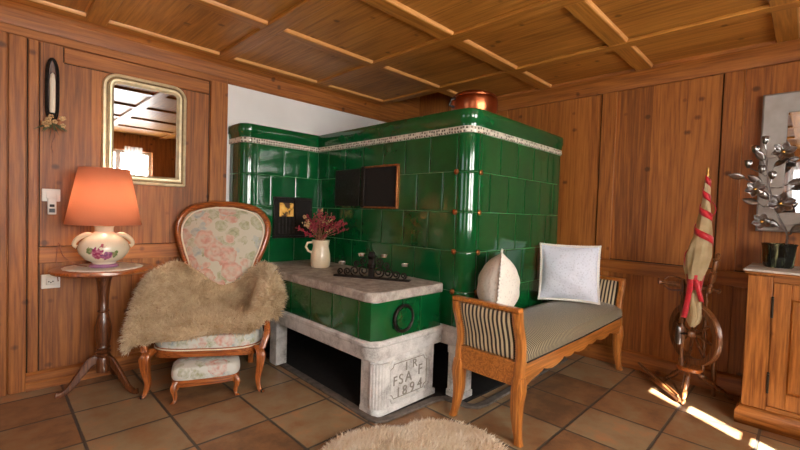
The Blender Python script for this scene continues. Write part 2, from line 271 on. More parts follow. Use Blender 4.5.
# ------------------------------------------------------------ mesh helpers
class MB:
    def __init__(s): s.v=[]; s.f=[]; s.m=Matrix()
    def av(s,p): s.v.append(tuple(s.m@Vector(p))); return len(s.v)-1
    def box(s,x0,y0,z0,x1,y1,z1):
        i=[s.av(p) for p in ((x0,y0,z0),(x1,y0,z0),(x1,y1,z0),(x0,y1,z0),(x0,y0,z1),(x1,y0,z1),(x1,y1,z1),(x0,y1,z1))]
        for q in ((0,3,2,1),(4,5,6,7),(0,1,5,4),(1,2,6,5),(2,3,7,6),(3,0,4,7)): s.f.append([i[k] for k in q])
        return s
    def grid(s,rows,cu=False,cv=False):
        idx=[[s.av(p) for p in r] for r in rows]; n=len(idx); m=len(idx[0])
        for a in range(n if cv else n-1):
            for b in range(m if cu else m-1):
                s.f.append([idx[a][b],idx[a][(b+1)%m],idx[(a+1)%n][(b+1)%m],idx[(a+1)%n][b]])
        return idx
    def lathe(s,prof,n=24,c=(0,0,0),cap=True,sx=1,sy=1):
        rows=[[(c[0]+r*sx*math.cos(2*PI*k/n),c[1]+r*sy*math.sin(2*PI*k/n),c[2]+z) for k in range(n)] for r,z in prof]
        idx=s.grid(rows,cu=True)
        if cap: s.f.append(idx[0][::-1]); s.f.append(idx[-1])
        return s
    def tube(s,pts,rad,n=8,closed=False,flat=None):
        pts=[Vector(p) for p in pts]; k=len(pts); rows=[]
        if not hasattr(rad,'__len__'): rad=[rad]*k
        up=None
        for i,p in enumerate(pts):
            a=pts[(i-1)%k] if (closed or i) else p; b=pts[(i+1)%k] if (closed or i<k-1) else p
            t=(b-a).normalized()
            if up is None: up=Vector((0,0,1)) if abs(t.z)<.9 else Vector((0,1,0))
            u=(up-t*up.dot(t)); u=u.normalized() if u.length>1e-6 else t.orthogonal().normalized(); up=u; w_=t.cross(u)
            r=rad[i]; fl=flat or 1
            rows.append([p+u*(r*math.cos(2*PI*j/n))+w_*(r*fl*math.sin(2*PI*j/n)) for j in range(n)])
        idx=s.grid(rows,cu=True,cv=closed)
        if not closed: s.f.append(idx[0][::-1]); s.f.append(idx[-1])
        return s
    def sweepbox(s,pts,ws,hs,side):
        """rectangular bar through pts; side = constant sideways direction; ws across side, hs across the other"""
        pts=[Vector(p) for p in pts]; side=Vector(side).normalized(); rows=[]
        for i,p in enumerate(pts):
            a=pts[max(i-1,0)]; b=pts[min(i+1,len(pts)-1)]; t=(b-a).normalized(); o=side.cross(t).normalized()
            w_=(ws[i] if hasattr(ws,'__len__') else ws)/2; h=(hs[i] if hasattr(hs,'__len__') else hs)/2
            ring=[]
            for q in range(12):
                an=2*PI*q/12+PI/12; c,sn=math.cos(an),math.sin(an); e=.45
                ring.append(p+side*w_*math.copysign(abs(c)**e,c)+o*h*math.copysign(abs(sn)**e,sn))
            rows.append(ring)
        idx=s.grid(rows,cu=True); s.f.append(idx[0][::-1]); s.f.append(idx[-1]); return s
    def prism(s,out,a,b,plane='xy'):
        f={'xy':lambda p,q:(p[0],p[1],q),'xz':lambda p,q:(p[0],q,p[1]),'yz':lambda p,q:(q,p[0],p[1])}[plane]
        i=[s.av(f(p,a)) for p in out]; j=[s.av(f(p,b)) for p in out]; n=len(out)
        s.f.append(i[::-1]); s.f.append(j)
        for k in range(n): s.f.append([i[k],i[(k+1)%n],j[(k+1)%n],j[k]])
        return s
    def sphere(s,c,r,n=12,sz=1):
        c=Vector(c); rows=[]
        for a in range(1,n//2):
            th=PI*a/(n//2); rows.append([(c.x+r*math.sin(th)*math.cos(2*PI*k/n),c.y+r*math.sin(th)*math.sin(2*PI*k/n),c.z-r*sz*math.cos(th)) for k in range(n)])
        idx=s.grid(rows,cu=True); a=s.av((c.x,c.y,c.z-r*sz)); b=s.av((c.x,c.y,c.z+r*sz))
        for k in range(n): s.f.append([a,idx[0][(k+1)%n],idx[0][k]]); s.f.append([b,idx[-1][k],idx[-1][(k+1)%n]])
        return s
    def build(s,name,mat,parent=None,smooth=True,bevel=0,seg=2,sub=0,solid=0,recalc=True,loc=None):
        me=bpy.data.meshes.new(name); me.from_pydata(s.v,[],s.f)
        if recalc:
            bm=bmesh.new(); bm.from_mesh(me); bmesh.ops.recalc_face_normals(bm,faces=bm.faces); bm.to_mesh(me); bm.free()
        me.materials.append(M[mat] if isinstance(mat,str) else mat)
        if smooth:
            me.polygons.foreach_set('use_smooth',[True]*len(me.polygons))
            try: me.set_sharp_from_angle(angle=R(38))
            except Exception: pass
        o=bpy.data.objects.new(name,me); COL.objects.link(o)
        if parent: o.parent=parent
        if loc: o.location=loc
        if solid: q=o.modifiers.new('s','SOLIDIFY'); q.thickness=solid; q.offset=0
        if bevel: q=o.modifiers.new('b','BEVEL'); q.width=bevel; q.segments=seg; q.limit_method='ANGLE'; q.angle_limit=R(40)
        if sub: q=o.modifiers.new('u','SUBSURF'); q.levels=sub; q.render_levels=sub
        return o
def tag(o,label,cat,group=None,kind=None):
    o['label']=label; o['category']=cat
    if group: o['group']=group
    if kind: o['kind']=kind
    return o
def thing(name,label,cat,loc=(0,0,0),rz=0,group=None):
    o=bpy.data.objects.new(name,None); COL.objects.link(o); o.location=loc; o.rotation_euler=(0,0,rz); o.empty_display_size=.05
    return tag(o,label,cat,group)
def struct(mb,name,mat,**k):
    p=k.get('parent'); o=mb.build(name,mat,**k)
    if not p: o['kind']='structure'
    return o
def bx(*a): return MB().box(*a)
def copy_tree(o,parent=None):
    c=o.copy(); COL.objects.link(c)
    if parent: c.parent=parent
    for ch in list(o.children): copy_tree(ch,c)
    return c
def smoothpath(pts,n=8,closed=False):
    P=[Vector(p) for p in pts]; out=[]; k=len(P); rng=k if closed else k-1
    for i in range(rng):
        p0=P[(i-1)%k] if (closed or i) else P[0]*2-P[1]; p1=P[i]; p2=P[(i+1)%k]; p3=P[(i+2)%k] if (closed or i<k-2) else P[-1]*2-P[-2]
        for j in range(n):
            t=j/n; out.append(.5*((2*p1)+(p2-p0)*t+(2*p0-5*p1+4*p2-p3)*t*t+(3*p1-p0-3*p2+p3)*t**3))
    if not closed: out.append(P[-1])
    return out
def interp(tab,x):
    for (a,b),(c,d) in zip(tab,tab[1:]):
        if x<=c: return b+(d-b)*max(0,(x-a)/(c-a))
    return tab[-1][1]
class Path:
    """plan path with rounded corners; at(s) -> point, outward normal (to the right of travel)"""
    def __init__(s,pts,rad):
        s.seg=[]; P=[Vector((*p,0)) for p in pts]; cur=P[0]
        for i in range(1,len(P)):
            if i<len(P)-1 and rad[i]>0:
                d1=(P[i]-P[i-1]).normalized(); d2=(P[i+1]-P[i]).normalized(); r=rad[i]
                a=P[i]-d1*r; b=P[i]+d2*r; s.seg.append(('l',cur,a)); ctr=a+d2*r; s.seg.append(('a',ctr,a-ctr,b-ctr,r)); cur=b
            else: s.seg.append(('l',cur,P[i])); cur=P[i]
        s.len=[(q[2]-q[1]).length if q[0]=='l' else q[4]*PI/2 for q in s.seg]; s.total=sum(s.len)
    def at(s,x):
        x=max(0,min(s.total,x))
        for q,l in zip(s.seg,s.len):
            if x<=l+1e-9: break
            x-=l
        if q[0]=='l':
            d=(q[2]-q[1]).normalized(); return q[1]+d*x, Vector((-d.y,d.x,0)) if s.left else Vector((d.y,-d.x,0))
        t=x/q[4]; a=q[2]*math.cos(t)+q[3]*math.sin(t); n=a.normalized()
        return q[1]+a, n
    left=False
    def samples(s):
        out=[]; x=0
        for q,l in zip(s.seg,s.len):
            k=1 if q[0]=='l' else 8
            for j in range(k): out.append(s.at(x+l*j/k+1e-6))
            if q[0]=='l': out.append(s.at(x+l-1e-6))
            x+=l
        out.append(s.at(s.total)); return out
def sweep(mb,path,prof,closed_prof=True):
    rows=[]
    for p,n in path.samples(): rows.append([(p.x+n.x*o,p.y+n.y*o,z) for o,z in prof])
    idx=mb.grid(rows,cu=closed_prof)
    if closed_prof: mb.f.append(idx[0][::-1]); mb.f.append(idx[-1])
def tiles(mb,path,s0,s1,z0,z1,bow=.0012,gap=.0016,lift=.0018):
    us=[0,.012,.04,.12,.3,.5,.7,.88,.96,.988,1]
    dx=(random.random()-.5)*.0008; dz=(random.random()-.5)*.0008
    rows=[]
    for v in us:
        r=[]
        for u in us:
            s_=s0+gap+(s1-s0-2*gap)*u; z=z0+gap+(z1-z0-2*gap)*v
            eu=min(u,1-u)*(s1-s0); ev=min(v,1-v)*(z1-z0); e=min(eu,ev); o=lift*min(1,(e/.004))**.7+bow*(1-(2*u-1)**2)*(1-(2*v-1)**2)+dx*(u-.5)+dz*(v-.5)
            p,n=path.at(s_); r.append((p.x+n.x*o,p.y+n.y*o,z))
        rows.append(r)
    mb.grid(rows)

# ------------------------------------------------------------ room shell
XB,YA,XW,YW,H=3.70,3.45,-1.4,-1.4,2.385
struct(bx(XW-.3,YW-.3,-.1,XB+.2,YA+.2,0),'floor','terracotta',smooth=False)
cm=MB()
cm.box(XW-.3,YW-.3,H,XB+.2,2.62,H+.06); cm.box(XW-.3,2.62,H,3.08,YA+.2,H+.06); cm.box(3.02,2.56,H+.30,XB+.2,YA+.2,H+.36)
cm.box(3.06,2.60,H+.001,3.08,YA,H+.30); cm.box(3.08,2.60,H+.001,XB,2.62,H+.30)
struct(cm,'ceiling','ceil_y',smooth=False)
struct(bx(XW,YA,0,XB+.2,YA+.2,H+.3),'wall_left','wallwood_z',smooth=False)
struct(bx(XB,YW,0,XB+.2,YA,H+.3),'wall_right','wallwood_zy',smooth=False)
def holed(name,axis,c0,c1,a0,a1,holes,mat):
    mb=MB(); 
    def add(p,q,z0,z1):
        if axis=='y': mb.box(p,c0,z0,q,c1,z1)
        else: mb.box(c0,p,z0,c1,q,z1)
    cur=a0
    for h0,h1,z0,z1 in holes:
        add(cur,h0,0,H); add(h0,h1,0,z0); add(h0,h1,z1,H); cur=h1
    add(cur,a1,0,H); return struct(mb,name,mat,smooth=False)
ZS,ZT=.95,2.1
holed('wall_behind','y',YW-.2,YW,XW-.2,XB,[(-.25,.75,ZS,ZT),(1.06,2.05,ZS,ZT)],'wallwood_z')
holed('wall_side','x',XW-.2,XW,YW,YA,[(-.88,.28,ZS,ZT),(1.42,2.38,ZS,ZT)],'wallwood_zy')
def window(n,axis,a0,a1):
    c=(YW if axis=='y' else XW)-.1
    def add(mb,p,q,z0,z1,d=.025):
        if axis=='y': mb.box(p,c-d,z0,q,c+d,z1)
        else: mb.box(c-d,p,z0,c+d,q,z1)
    fr=MB(); add(fr,a0,a0+.05,ZS,ZT); add(fr,a1-.05,a1,ZS,ZT); add(fr,a0+.05,a1-.05,ZS,ZS+.05); add(fr,a0+.05,a1-.05,ZT-.05,ZT)
    mid=(a0+a1)/2; add(fr,mid-.035,mid+.035,ZS+.05,ZT-.05)
    fo=struct(fr,'window_%d'%n,'white_plastic',smooth=False)
    mu=MB()
    for a in ((a0+mid)/2,(a1+mid)/2): add(mu,a-.01,a+.01,ZS+.05,ZT-.05,.015)
    for k in (1,2,3):
        z=ZS+(ZT-ZS)*k/4; add(mu,a0+.05,mid-.035,z-.01,z+.01,.014); add(mu,mid+.035,a1-.05,z-.01,z+.01,.014)
    mu.build('muntins','white_plastic',fo,smooth=False)
    g=MB(); add(g,a0+.05,mid-.035,ZS+.05,ZT-.05,.003); add(g,mid+.035,a1-.05,ZS+.05,ZT-.05,.003); g.build('pane','window_glass',fo,smooth=False)
for n,(ax,a,b) in enumerate((('y',-.25,.75),('y',1.06,2.05),('x',-.88,.28),('x',1.42,2.38))): window(n+1,ax,a,b)
# curtains
def curtain(axis,a0,a1,label,z0=.98,z1=2.16):
    rows=[]; n=int((a1-a0)/.006)
    for z in (z0,(z0+z1)/2,z1):
        r=[]
        for k in range(n+1):
            a=a0+(a1-a0)*k/n; d=.018*math.sin(a*2*PI/.06)*(1.2 if z<z1 else .7)+.05
            r.append((a,YW+d,z) if axis=='y' else (XW+d,a,z))
        rows.append(r)
    mb=MB(); mb.grid(rows); tag(mb.build('curtain','sheer',recalc=False),label,'curtain')
for ax,a,b,l in (('y',1.0,1.36,'sheer white curtain at the far side of the window reflected in the gilt mirror'),('y',1.62,1.88,'sheer white curtain at the near side of the window reflected in the gilt mirror'),
    ('x',-.93,-.5,'sheer white curtain at the outer side of the window opposite the silver mirror'),('x',-.02,.33,'sheer white curtain reflected in the silver mirror beside the metal flowers')):
    curtain(ax,a,b,l)
# unseen blockers added outside to cut the sun down to a sliver
SH=Vector((-.54,-.842)); cx,cy=1.95+SH.x*3.2,-1.4+SH.y*3.2
for k,(a,b) in enumerate(((-7,-.045),(.045,7))):
    mb=MB(); dx,dy=.842,-.54
    p=[(cx+dx*a,cy+dy*a),(cx+dx*b,cy+dy*b),(cx+dx*b-.54*.02,cy+dy*b-.842*.02),(cx+dx*a-.54*.02,cy+dy*a-.842*.02)]
    mb.prism(p,-.5,5.6); struct(mb,'sun_blocker_outside','sun_blocker_tone',smooth=False)

# wall A panelling (faces -y)
def A(mb,x0,x1,z0,z1,d,y1=YA): mb.box(x0,YA-d,z0,x1,y1,z1); return mb
rl=MB(); A(rl,XW,1.39,2.19,2.245,.022); A(rl,1.39,XB,2.205,2.245,.022); A(rl,XW,.09,.8,.905,.014); A(rl,.225,1.245,.80,.905,.018)
A(rl,.345,1.245,2.09,2.188,.012)
struct(rl,'trim_rails_left','wallwood_x',bevel=.004)
st=MB(); A(st,1.255,1.39,0,2.20,.024); A(st,.085,.165,.0,2.19,.020); A(st,-.15,.08,0,2.19,.024); A(st,.175,.222,.11,2.19,.012); A(st,-1.2,-.3,.95,2.05,.01)
struct(st,'trim_stiles_left','stile_z',bevel=.004)
fz=MB()
sweepP=Path([(XW,YA),(3.06,YA)],[0,0])
sweep(fz,sweepP,[(0,2.245),(.026,2.245),(.03,2.262),(.03,2.335),(.045,2.35),(.06,2.36),(.085,2.366),(.085,H),(0,H)])
fz.box(3.06,YA-.026,2.245,XB,YA,H+.3); struct(fz,'trim_crown_left','wallwood_x')
bb=MB(); sweep(bb,Path([(.165,YA),(1.39,YA)],[0,0]),[(0,0),(.034,0),(.034,.045),(.026,.055),(.026,.095),(.012,.112),(0,.112)])
struct(bb,'baseboard_left','wallwood_x')
# plaster field behind the stove
pl=MB(); A(pl,1.39,XB,0,2.205,.010); struct(pl,'trim_plaster_left','plaster',smooth=False)

# wall B panelling (faces -x)
def B(mb,y0,y1,z0,z1,d): mb.box(XB-d,y0,z0,XB,y1,z1); return mb
rb=MB(); B(rb,YW,2.62,.755,.845,.020); B(rb,YW,2.62,.845,.86,.028)
struct(rb,'trim_rails_right','wallwood_y',bevel=.004)
sb=MB()
for y0,y1 in ((1.19,1.30),(.37,.48),(-.62,-.5),(2.2,2.3)): B(sb,y0,y1,.86,2.26,.018); B(sb,y0,y1,.14,.755,.018)
struct(sb,'trim_stiles_right','stile_z',bevel=.004)
gv=MB()
for y in (1.303,.483,-.497,2.303): B(gv,y,y+.005,.86,2.255,.004)
B(gv,YW,2.6,.859,.866,.004); struct(gv,'trim_grooves_right','dark_gap',smooth=False)
gv=MB()
for y in (1.187,.367): B(gv,y-.003,y+.003,.86,2.255,.021)
struct(gv,'trim_painted_highlights_right','pale_z',bevel=.002)  # thin pale strips added as painted highlights on the stile edges
gv=MB(); A(gv,.225,.230,.11,2.185,.003); A(gv,.340,.3435,2.09,2.188,.003); A(gv,.168,.173,.11,2.19,.003); A(gv,1.247,1.252,.11,2.19,.003); A(gv,.23,1.245,.905,.909,.003); A(gv,.345,1.245,2.085,2.089,.003)
struct(gv,'trim_grooves_left','dark_gap',smooth=False)
cr=MB(); P_=Path([(XB,2.60),(XB,YW)],[0,0]); sweep(cr,P_,[(0,2.255),(.03,2.255),(.034,2.275),(.07,2.34),(.11,2.36),(.11,H),(0,H)])
struct(cr,'trim_crown_right','wallwood_y')
b2=MB(); sweep(b2,Path([(XB,2.62),(XB,YW)],[0,0]),[(0,0),(.045,0),(.045,.10),(.03,.125),(0,.135)])
struct(b2,'baseboard_right','wallwood_y')
# ceiling battens
bt=MB()
for y0,y1 in ((2.51,2.60),(1.715,1.82),(.915,1.025),(.105,.212),(-.69,-.585)): bt.box(XW,y0,H-.022,XB-.1,y1,H)
bt.box(XW,3.29,H-.022,3.06,YA-.08,H)
struct(bt,'ceiling_battens_long','ceil_x',bevel=.005)
bt=MB()
for x0,x1 in ((-1.25,-1.14),(-.41,-.30),(.435,.55),(1.26,1.37),(2.145,2.26),(2.97,3.06)): bt.box(x0,YW,H-.024,x1,YA-.1,H)
struct(bt,'ceiling_battens_cross','ceil_yb',bevel=.005)

wood('painted_edge_light_x',s2l(196,136,76),s2l(224,164,100),s2l(240,186,124),'x',knots=False,rough=.3)  # paler tone paints window light onto strips added along the batten edges
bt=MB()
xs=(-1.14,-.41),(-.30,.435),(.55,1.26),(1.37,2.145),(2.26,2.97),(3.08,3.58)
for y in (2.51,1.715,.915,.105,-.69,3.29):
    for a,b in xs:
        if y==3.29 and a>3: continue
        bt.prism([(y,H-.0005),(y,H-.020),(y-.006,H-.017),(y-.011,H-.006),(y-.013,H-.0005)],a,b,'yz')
struct(bt,'trim_painted_lit_edges','painted_edge_light_x',smooth=False)

# ------------------------------------------------------------ tiled stove
stove=thing('tiled_stove','large green glazed tiled stove with a cream ornamental band standing in the room corner','stove',(2.12,1.51,0))
def SP(o): o.parent=stove; o.matrix_parent_inverse=Matrix.Translation((-2.12,-1.51,0)); return o
main=Path([(2.12,3.19),(2.12,1.51),(3.43,1.51),(3.43,2.6)],[0,.085,.06,0]); back=Path([(1.42,3.44),(1.42,3.19),(2.12,3.19)],[0,.07,0])
rows_z=[.47,.70,.958,1.213,1.47,1.714]
core=MB(); 
core.prism([(2.123,3.43),(2.123,1.62),(2.15,1.545),(2.23,1.513),(3.36,1.513),(3.42,1.55),(3.427,1.62),(3.427,2.61),(2.95,2.61),(2.95,3.43)],.45,1.83)
core.prism([(1.423,3.43),(1.423,3.26),(1.45,3.21),(1.49,3.193),(2.2,3.193),(2.2,3.43)],.3,1.83)
SP(core.build('core','grout_green',smooth=False))
tm=MB()
Lc=1.68-.085; arc=.085*PI/2
for i,(z0,z1) in enumerate(zip(rows_z,rows_z[1:])):
    off=.12*(i%2)
    # left face: seams measured back from the rounded corner tile
    c0=Lc-.02; c1=Lc+arc+.015
    x=c0; edges=[c0]
    first=True
    while x>0: x-= (.235-off if first else .235); first=False; edges.append(max(0,x))
    edges=edges[::-1]
    if edges[0]==0 and edges[1]<.03: edges=edges[1:]; edges[0]=0
    for a,b_ in zip(edges,edges[1:]): tiles(tm,main,a,b_,z0,z1)
    tiles(tm,main,c0,c1,z0,z1)
    end=Lc+arc+(1.31-.085-.06); x=c1; first=True
    while x<end-.02:
        y=x+(.235-off if first else .235); first=False
        if y>end-.08: y=end
        tiles(tm,main,x,y,z0,z1); x=y
    tiles(tm,main,end,end+.094,z0,z1); x=end+.094
    while x<main.total-.02: y=min(x+.24,main.total); tiles(tm,main,x,y,z0,z1); x=y
    # back section
    if i<1: continue
    e2=.18+.07*PI/2; tiles(tm,back,.0,.18,z0,z1); tiles(tm,back,.18,e2+.05,z0,z1)
    x=e2+.05; first=True
    while x<back.total-.02:
        y=x+(.235-off if first else .235); first=False; y=min(y,back.total)
        if back.total-y<.05: y=back.total
        if not(i==2 and 1.40+ (x-e2)>9): tiles(tm,back,x,y,z0,z1)
        x=y
SP(tm.build('tile_cladding','green_glaze'))
cn=MB()
for p in (main,back):
    sweep(cn,p,[(-.01,1.752),(.008,1.752),(.010,1.762),(.014,1.79),(.021,1.80),(.021,1.845),(.015,1.862),(.0,1.868),(-.01,1.868)])
SP(cn.build('cornice','green_glaze'))
tp=MB(); tp.prism([(2.13,3.43),(2.13,1.62),(2.16,1.55),(2.24,1.52),(3.36,1.52),(3.42,1.62),(3.42,2.61),(2.95,2.61),(2.95,3.43)],1.83,1.866); tp.prism([(1.43,3.43),(1.43,3.26),(1.49,3.20),(2.2,3.20),(2.2,3.43)],1.83,1.866)
SP(tp.build('stove_top','soot',smooth=False))
bd=MB()
for p in (main,back): sweep(bd,p,[(-.005,1.715),(.008,1.715),(.012,1.722),(.012,1.749),(.010,1.755),(-.005,1.755)])
SP(bd.build('ornamental_band','band_tile'))
# copper studs at the corner
for z in (1.47,1.213,.958,.70):
    for s_ in (Lc-.02,Lc+arc+.015):
        p,n=main.at(s_); mb=MB(); mb.m=Matrix.Translation((p.x+n.x*.006,p.y+n.y*.006,z-.002))@n.to_track_quat('Z','Y').to_matrix().to_4x4()
        mb.lathe([(.018,0),(.018,.006),(.012,.010),(.004,.012),(.0005,.012)],14); SP(mb.build('copper_stud','copper_matt'))
# warming niche with copper frame on the long side
ny0,ny1,nz0,nz1=2.15,2.52,1.235,1.535
nb=bx(2.108,ny0,nz0,2.14,ny1,nz1); SP(nb.build('niche_opening','dark_gap',smooth=False))
nf=MB()
for a in ((2.095,ny0-.014,nz0-.014,2.125,ny1+.014,nz0),(2.095,ny0-.014,nz1,2.125,ny1+.014,nz1+.014),(2.095,ny0-.014,nz0,2.125,ny0,nz1),(2.095,ny1,nz0,2.125,ny1+.014,nz1)): nf.box(*a)
SP(nf.build('niche_frame','copper_matt',bevel=.004)); SP(bx(2.09,2.505,1.225,2.118,2.545,1.55).build('niche_hinge_bar','iron',bevel=.004))
nd=MB(); nd.m=Matrix.Translation((2.10,ny1+.015,0))@Matrix.Rotation(R(-1),4,'Z'); nd.box(-.008,.03,nz0,.0,.36,nz1)
d_=SP(nd.build('niche_door','iron',bevel=.004))
nd=MB(); nd.m=Matrix.Translation((2.10,ny1+.015,0))@Matrix.Rotation(R(12),4,'Z'); nd.lathe([(.010,0),(.010,.02)],10,(-.02,.30,1.38))
# small niche in the short back side with a picture behind its bars
qx0,qx1,qz0,qz1=1.70,2.05,.965,1.275
SP(bx(qx0,3.172,qz0,qx1,3.188,qz1).build('oven_recess','dark_gap',smooth=False))
of=MB()
for a in ((qx0-.02,3.160,qz0-.02,qx1,3.185,qz0),(qx0-.02,3.160,qz1,qx1,3.185,qz1+.02),(qx0-.02,3.160,qz0,qx0,3.185,qz1),(qx1-.02,3.160,qz0,qx1,3.185,qz1)): of.box(*a)
of=SP(of.build('oven_frame','iron',bevel=.003))
SP(bx(1.735,3.165,1.13,1.865,3.171,1.245).build('gilt_print','little_print',smooth=False))
lb=MB()
for x in (1.735,1.768,1.80,1.83,1.865): lb.tube([(x,3.168,.985),(x,3.168,1.125)],.005,6)
lb.box(1.87,3.150,.985,1.90,3.172,1.27); SP(lb.build('oven_grille','iron'))
# stone base under the block
rp=Path([(2.13,2.9),(2.13,1.535),(3.42,1.535),(3.42,2.6)],[0,.09,.06,0])
sr=MB(); sweep(sr,rp,[(-.08,.345),(.008,.345),(.016,.36),(.016,.43),(.024,.44),(.024,.462),(.012,.472),(-.08,.472)])
SP(sr.build('stone_rail','sandstone'))
def fluted(mb,x,y,w_,d,z0,z1,fl=4):
    out=[]; n=24
    pts=[]
    # outline: fluted on -y and -x side
    for k in range(fl*6+1):
        t=k/(fl*6); pts.append((x+w_*(t-.5),y-d/2+.007*abs(math.sin(PI*fl*t))*1.0))
    pts.append((x+w_/2,y+d/2))
    for k in range(fl*6+1):
        t=k/(fl*6)
        if k==0: pts.append((x-w_/2,y+d/2)); continue
        if k<fl*6: pts.append((x-w_/2+.007*abs(math.sin(PI*fl*t)),y+d/2-d*t))
    mb.prism(pts,z0+.04,z1-.05); mb.box(x-w_/2-.006,y-d/2-.006,z0,x+w_/2+.006,y+d/2+.006,z0+.04); mb.box(x-w_/2-.004,y-d/2-.004,z1-.05,x+w_/2+.004,y+d/2+.004,z1)
for x,y in ((2.185,1.585),(3.36,1.585),(3.36,2.5)):
    mb=MB(); fluted(mb,x,y,.11,.11,.012,.345); SP(mb.build('stone_foot','sandstone',bevel=.003))
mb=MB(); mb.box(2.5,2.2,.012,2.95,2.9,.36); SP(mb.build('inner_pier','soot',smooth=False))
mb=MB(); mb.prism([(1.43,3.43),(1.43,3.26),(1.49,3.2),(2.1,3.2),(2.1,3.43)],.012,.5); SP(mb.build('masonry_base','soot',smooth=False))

# stove bench
bench=thing('stove_bench','green tiled stove seat with grey stone slab, iron ring and carved 1894 stone foot','bench',(1.50,1.69,0))
def BP(o): o.parent=bench; o.matrix_parent_inverse=Matrix.Translation((-1.50,-1.69,0)); return o
bp_=Path([(1.505,3.18),(1.505,1.692),(2.10,1.692)],[0,.07,0])
def rounded(x0,y0,x1,y1,r,n=8):
    o=[(x0,y1)]
    for k in range(n+1):
        a=PI+PI/2*k/n; o.append((x0+r+r*math.cos(a),y0+r+r*math.sin(a)))
    o+= [(x1-.02,y0),(x1,y0+.02),(x1,y1)]; return o
sl_=MB(); sl_.prism(rounded(1.485,1.672,2.108,3.178,.08),.688,.747); BP(sl_.build('stone_slab','slab_stone',bevel=.010,seg=3))
co=MB(); co.prism(rounded(1.512,1.70,2.108,3.17,.07),.45,.69); BP(co.build('core','grout_green',smooth=False))
tb=MB(); z0,z1=.462,.688; e=1.488-.07-.06; x=e; xs=[e]
while x>.02: x=max(0,x-.245); xs.append(x)
xs=xs[::-1]
for a,b_ in zip(xs,xs[1:]): tiles(tb,bp_,a,b_,z0,z1,bow=.002)
c1=e+.06+.07*PI/2+.17
tiles(tb,bp_,e,c1,z0,z1,bow=.001); tiles(tb,bp_,c1,c1+.155,z0,z1); tiles(tb,bp_,c1+.155,bp_.total,z0,z1)
BP(tb.build('bench_tiles','green_glaze'))
sr=MB(); sweep(sr,bp_,[(-.10,.355),(.004,.355),(.012,.37),(.012,.43),(.022,.44),(.022,.456),(.010,.466),(-.10,.466)]); BP(sr.build('stone_rail','sandstone'))
# carved block
cb=MB(); cb.prism(rounded(1.572,1.712,2.085,1.86,.05),.02,.356); BP(cb.build('carved_block','sandstone',bevel=.003))
pf=MB()
for k in range(7):
    a=PI*1.02+PI/2*1.0*k/5.0; 
    if k<6: px,py=1.572+.05+.054*math.cos(a),1.712+.05+.054*math.sin(a)
    else: px,py=1.640,1.709
    pf.tube([(px,py,.055),(px,py,.32)],.0105,8)
for k in range(3): pf.tube([(1.640+.017*k-.012,1.711,.055),(1.640+.017*k-.012,1.711,.32)],.008,8)
BP(pf.build('fluting','sandstone'))
pf=MB(); q=Path([(1.572,1.86),(1.572,1.712),(2.085,1.712)],[0,.05,0]); sweep(pf,q,[(-.01,.012),(.004,.012),(.004,.04),(.0,.048),(-.01,.048)]); BP(pf.build('plinth','sandstone'))
cx0,cx1,cz0,cz1=1.655,2.015,.070,.312; k=.035
o8=[(cx0+k,cz0),(cx1-k,cz0),(cx1-k*.8,cz0+k*.6),(cx1,cz0+k),(cx1,cz1-k),(cx1-k*.6,cz1-k*.8),(cx1-k,cz1),(cx0+k,cz1),(cx0+k*.8,cz1-k*.6),(cx0,cz1-k),(cx0,cz0+k),(cx0+k*.6,cz0+k*.8)]
ct=MB(); ct.tube([(x,1.710,z) for x,z in o8],.009,8,closed=True)
BP(ct.build('cartouche','sandstone')); ct=MB(); ct.tube([(cx0+(x-cx0)*.90+.017,1.711,cz0+(z-cz0)*.86+.016) for x,z in o8],.0028,6,closed=True); BP(ct.build('cartouche_groove','carving'))
def text(body,size,loc,rot,mat,name,parent=None,ext=.003,sx=1):
    c=bpy.data.curves.new(name,'FONT'); c.body=body; c.size=size; c.extrude=ext; c.align_x='CENTER'; c.align_y='CENTER'
    o=bpy.data.objects.new(name,c); COL.objects.link(o); o.location=loc; o.rotation_euler=rot; o.scale=(sx,1,1); c.materials.append(M[mat])
    bpy.context.view_layer.update(); me=bpy.data.meshes.new_from_object(o); mw=o.matrix_world.copy(); bpy.data.objects.remove(o)
    o2=bpy.data.objects.new(name,me); COL.objects.link(o2); me.transform(mw); return o2
for body,x,z,s_ in (('I',1.81,.258,.075),('R',1.885,.260,.075),('F',1.715,.188,.08),('S',1.765,.188,.088),('A',1.83,.19,.088),('F',1.935,.208,.09),('1',1.745,.112,.085),('8',1.80,.112,.085),('9',1.865,.112,.092),('4',1.935,.118,.09)):
    BP(text(body,s_,(x,1.711,z),(R(90),0,0),'carving','carved_letter' if body.isalpha() else 'carved_numeral'))
rg=MB(); rg.tube([(1.738+.076*math.cos(a*PI/16),1.680,.572+.076*math.sin(a*PI/16)) for a in range(32)],.013,8,closed=True,flat=.8); BP(rg.build('iron_ring','iron'))
rg=MB(); rg.m=Matrix.Translation((1.745,1.684,.572))@Matrix.Rotation(R(90),4,'X'); rg.lathe([(.062,0),(.062,.006)],24); BP(rg.build('flue_cover','green_glaze'))
lg=MB(); lg.box(1.53,2.80,.012,1.62,2.90,.356); BP(lg.build('stone_foot','sandstone',bevel=.004))
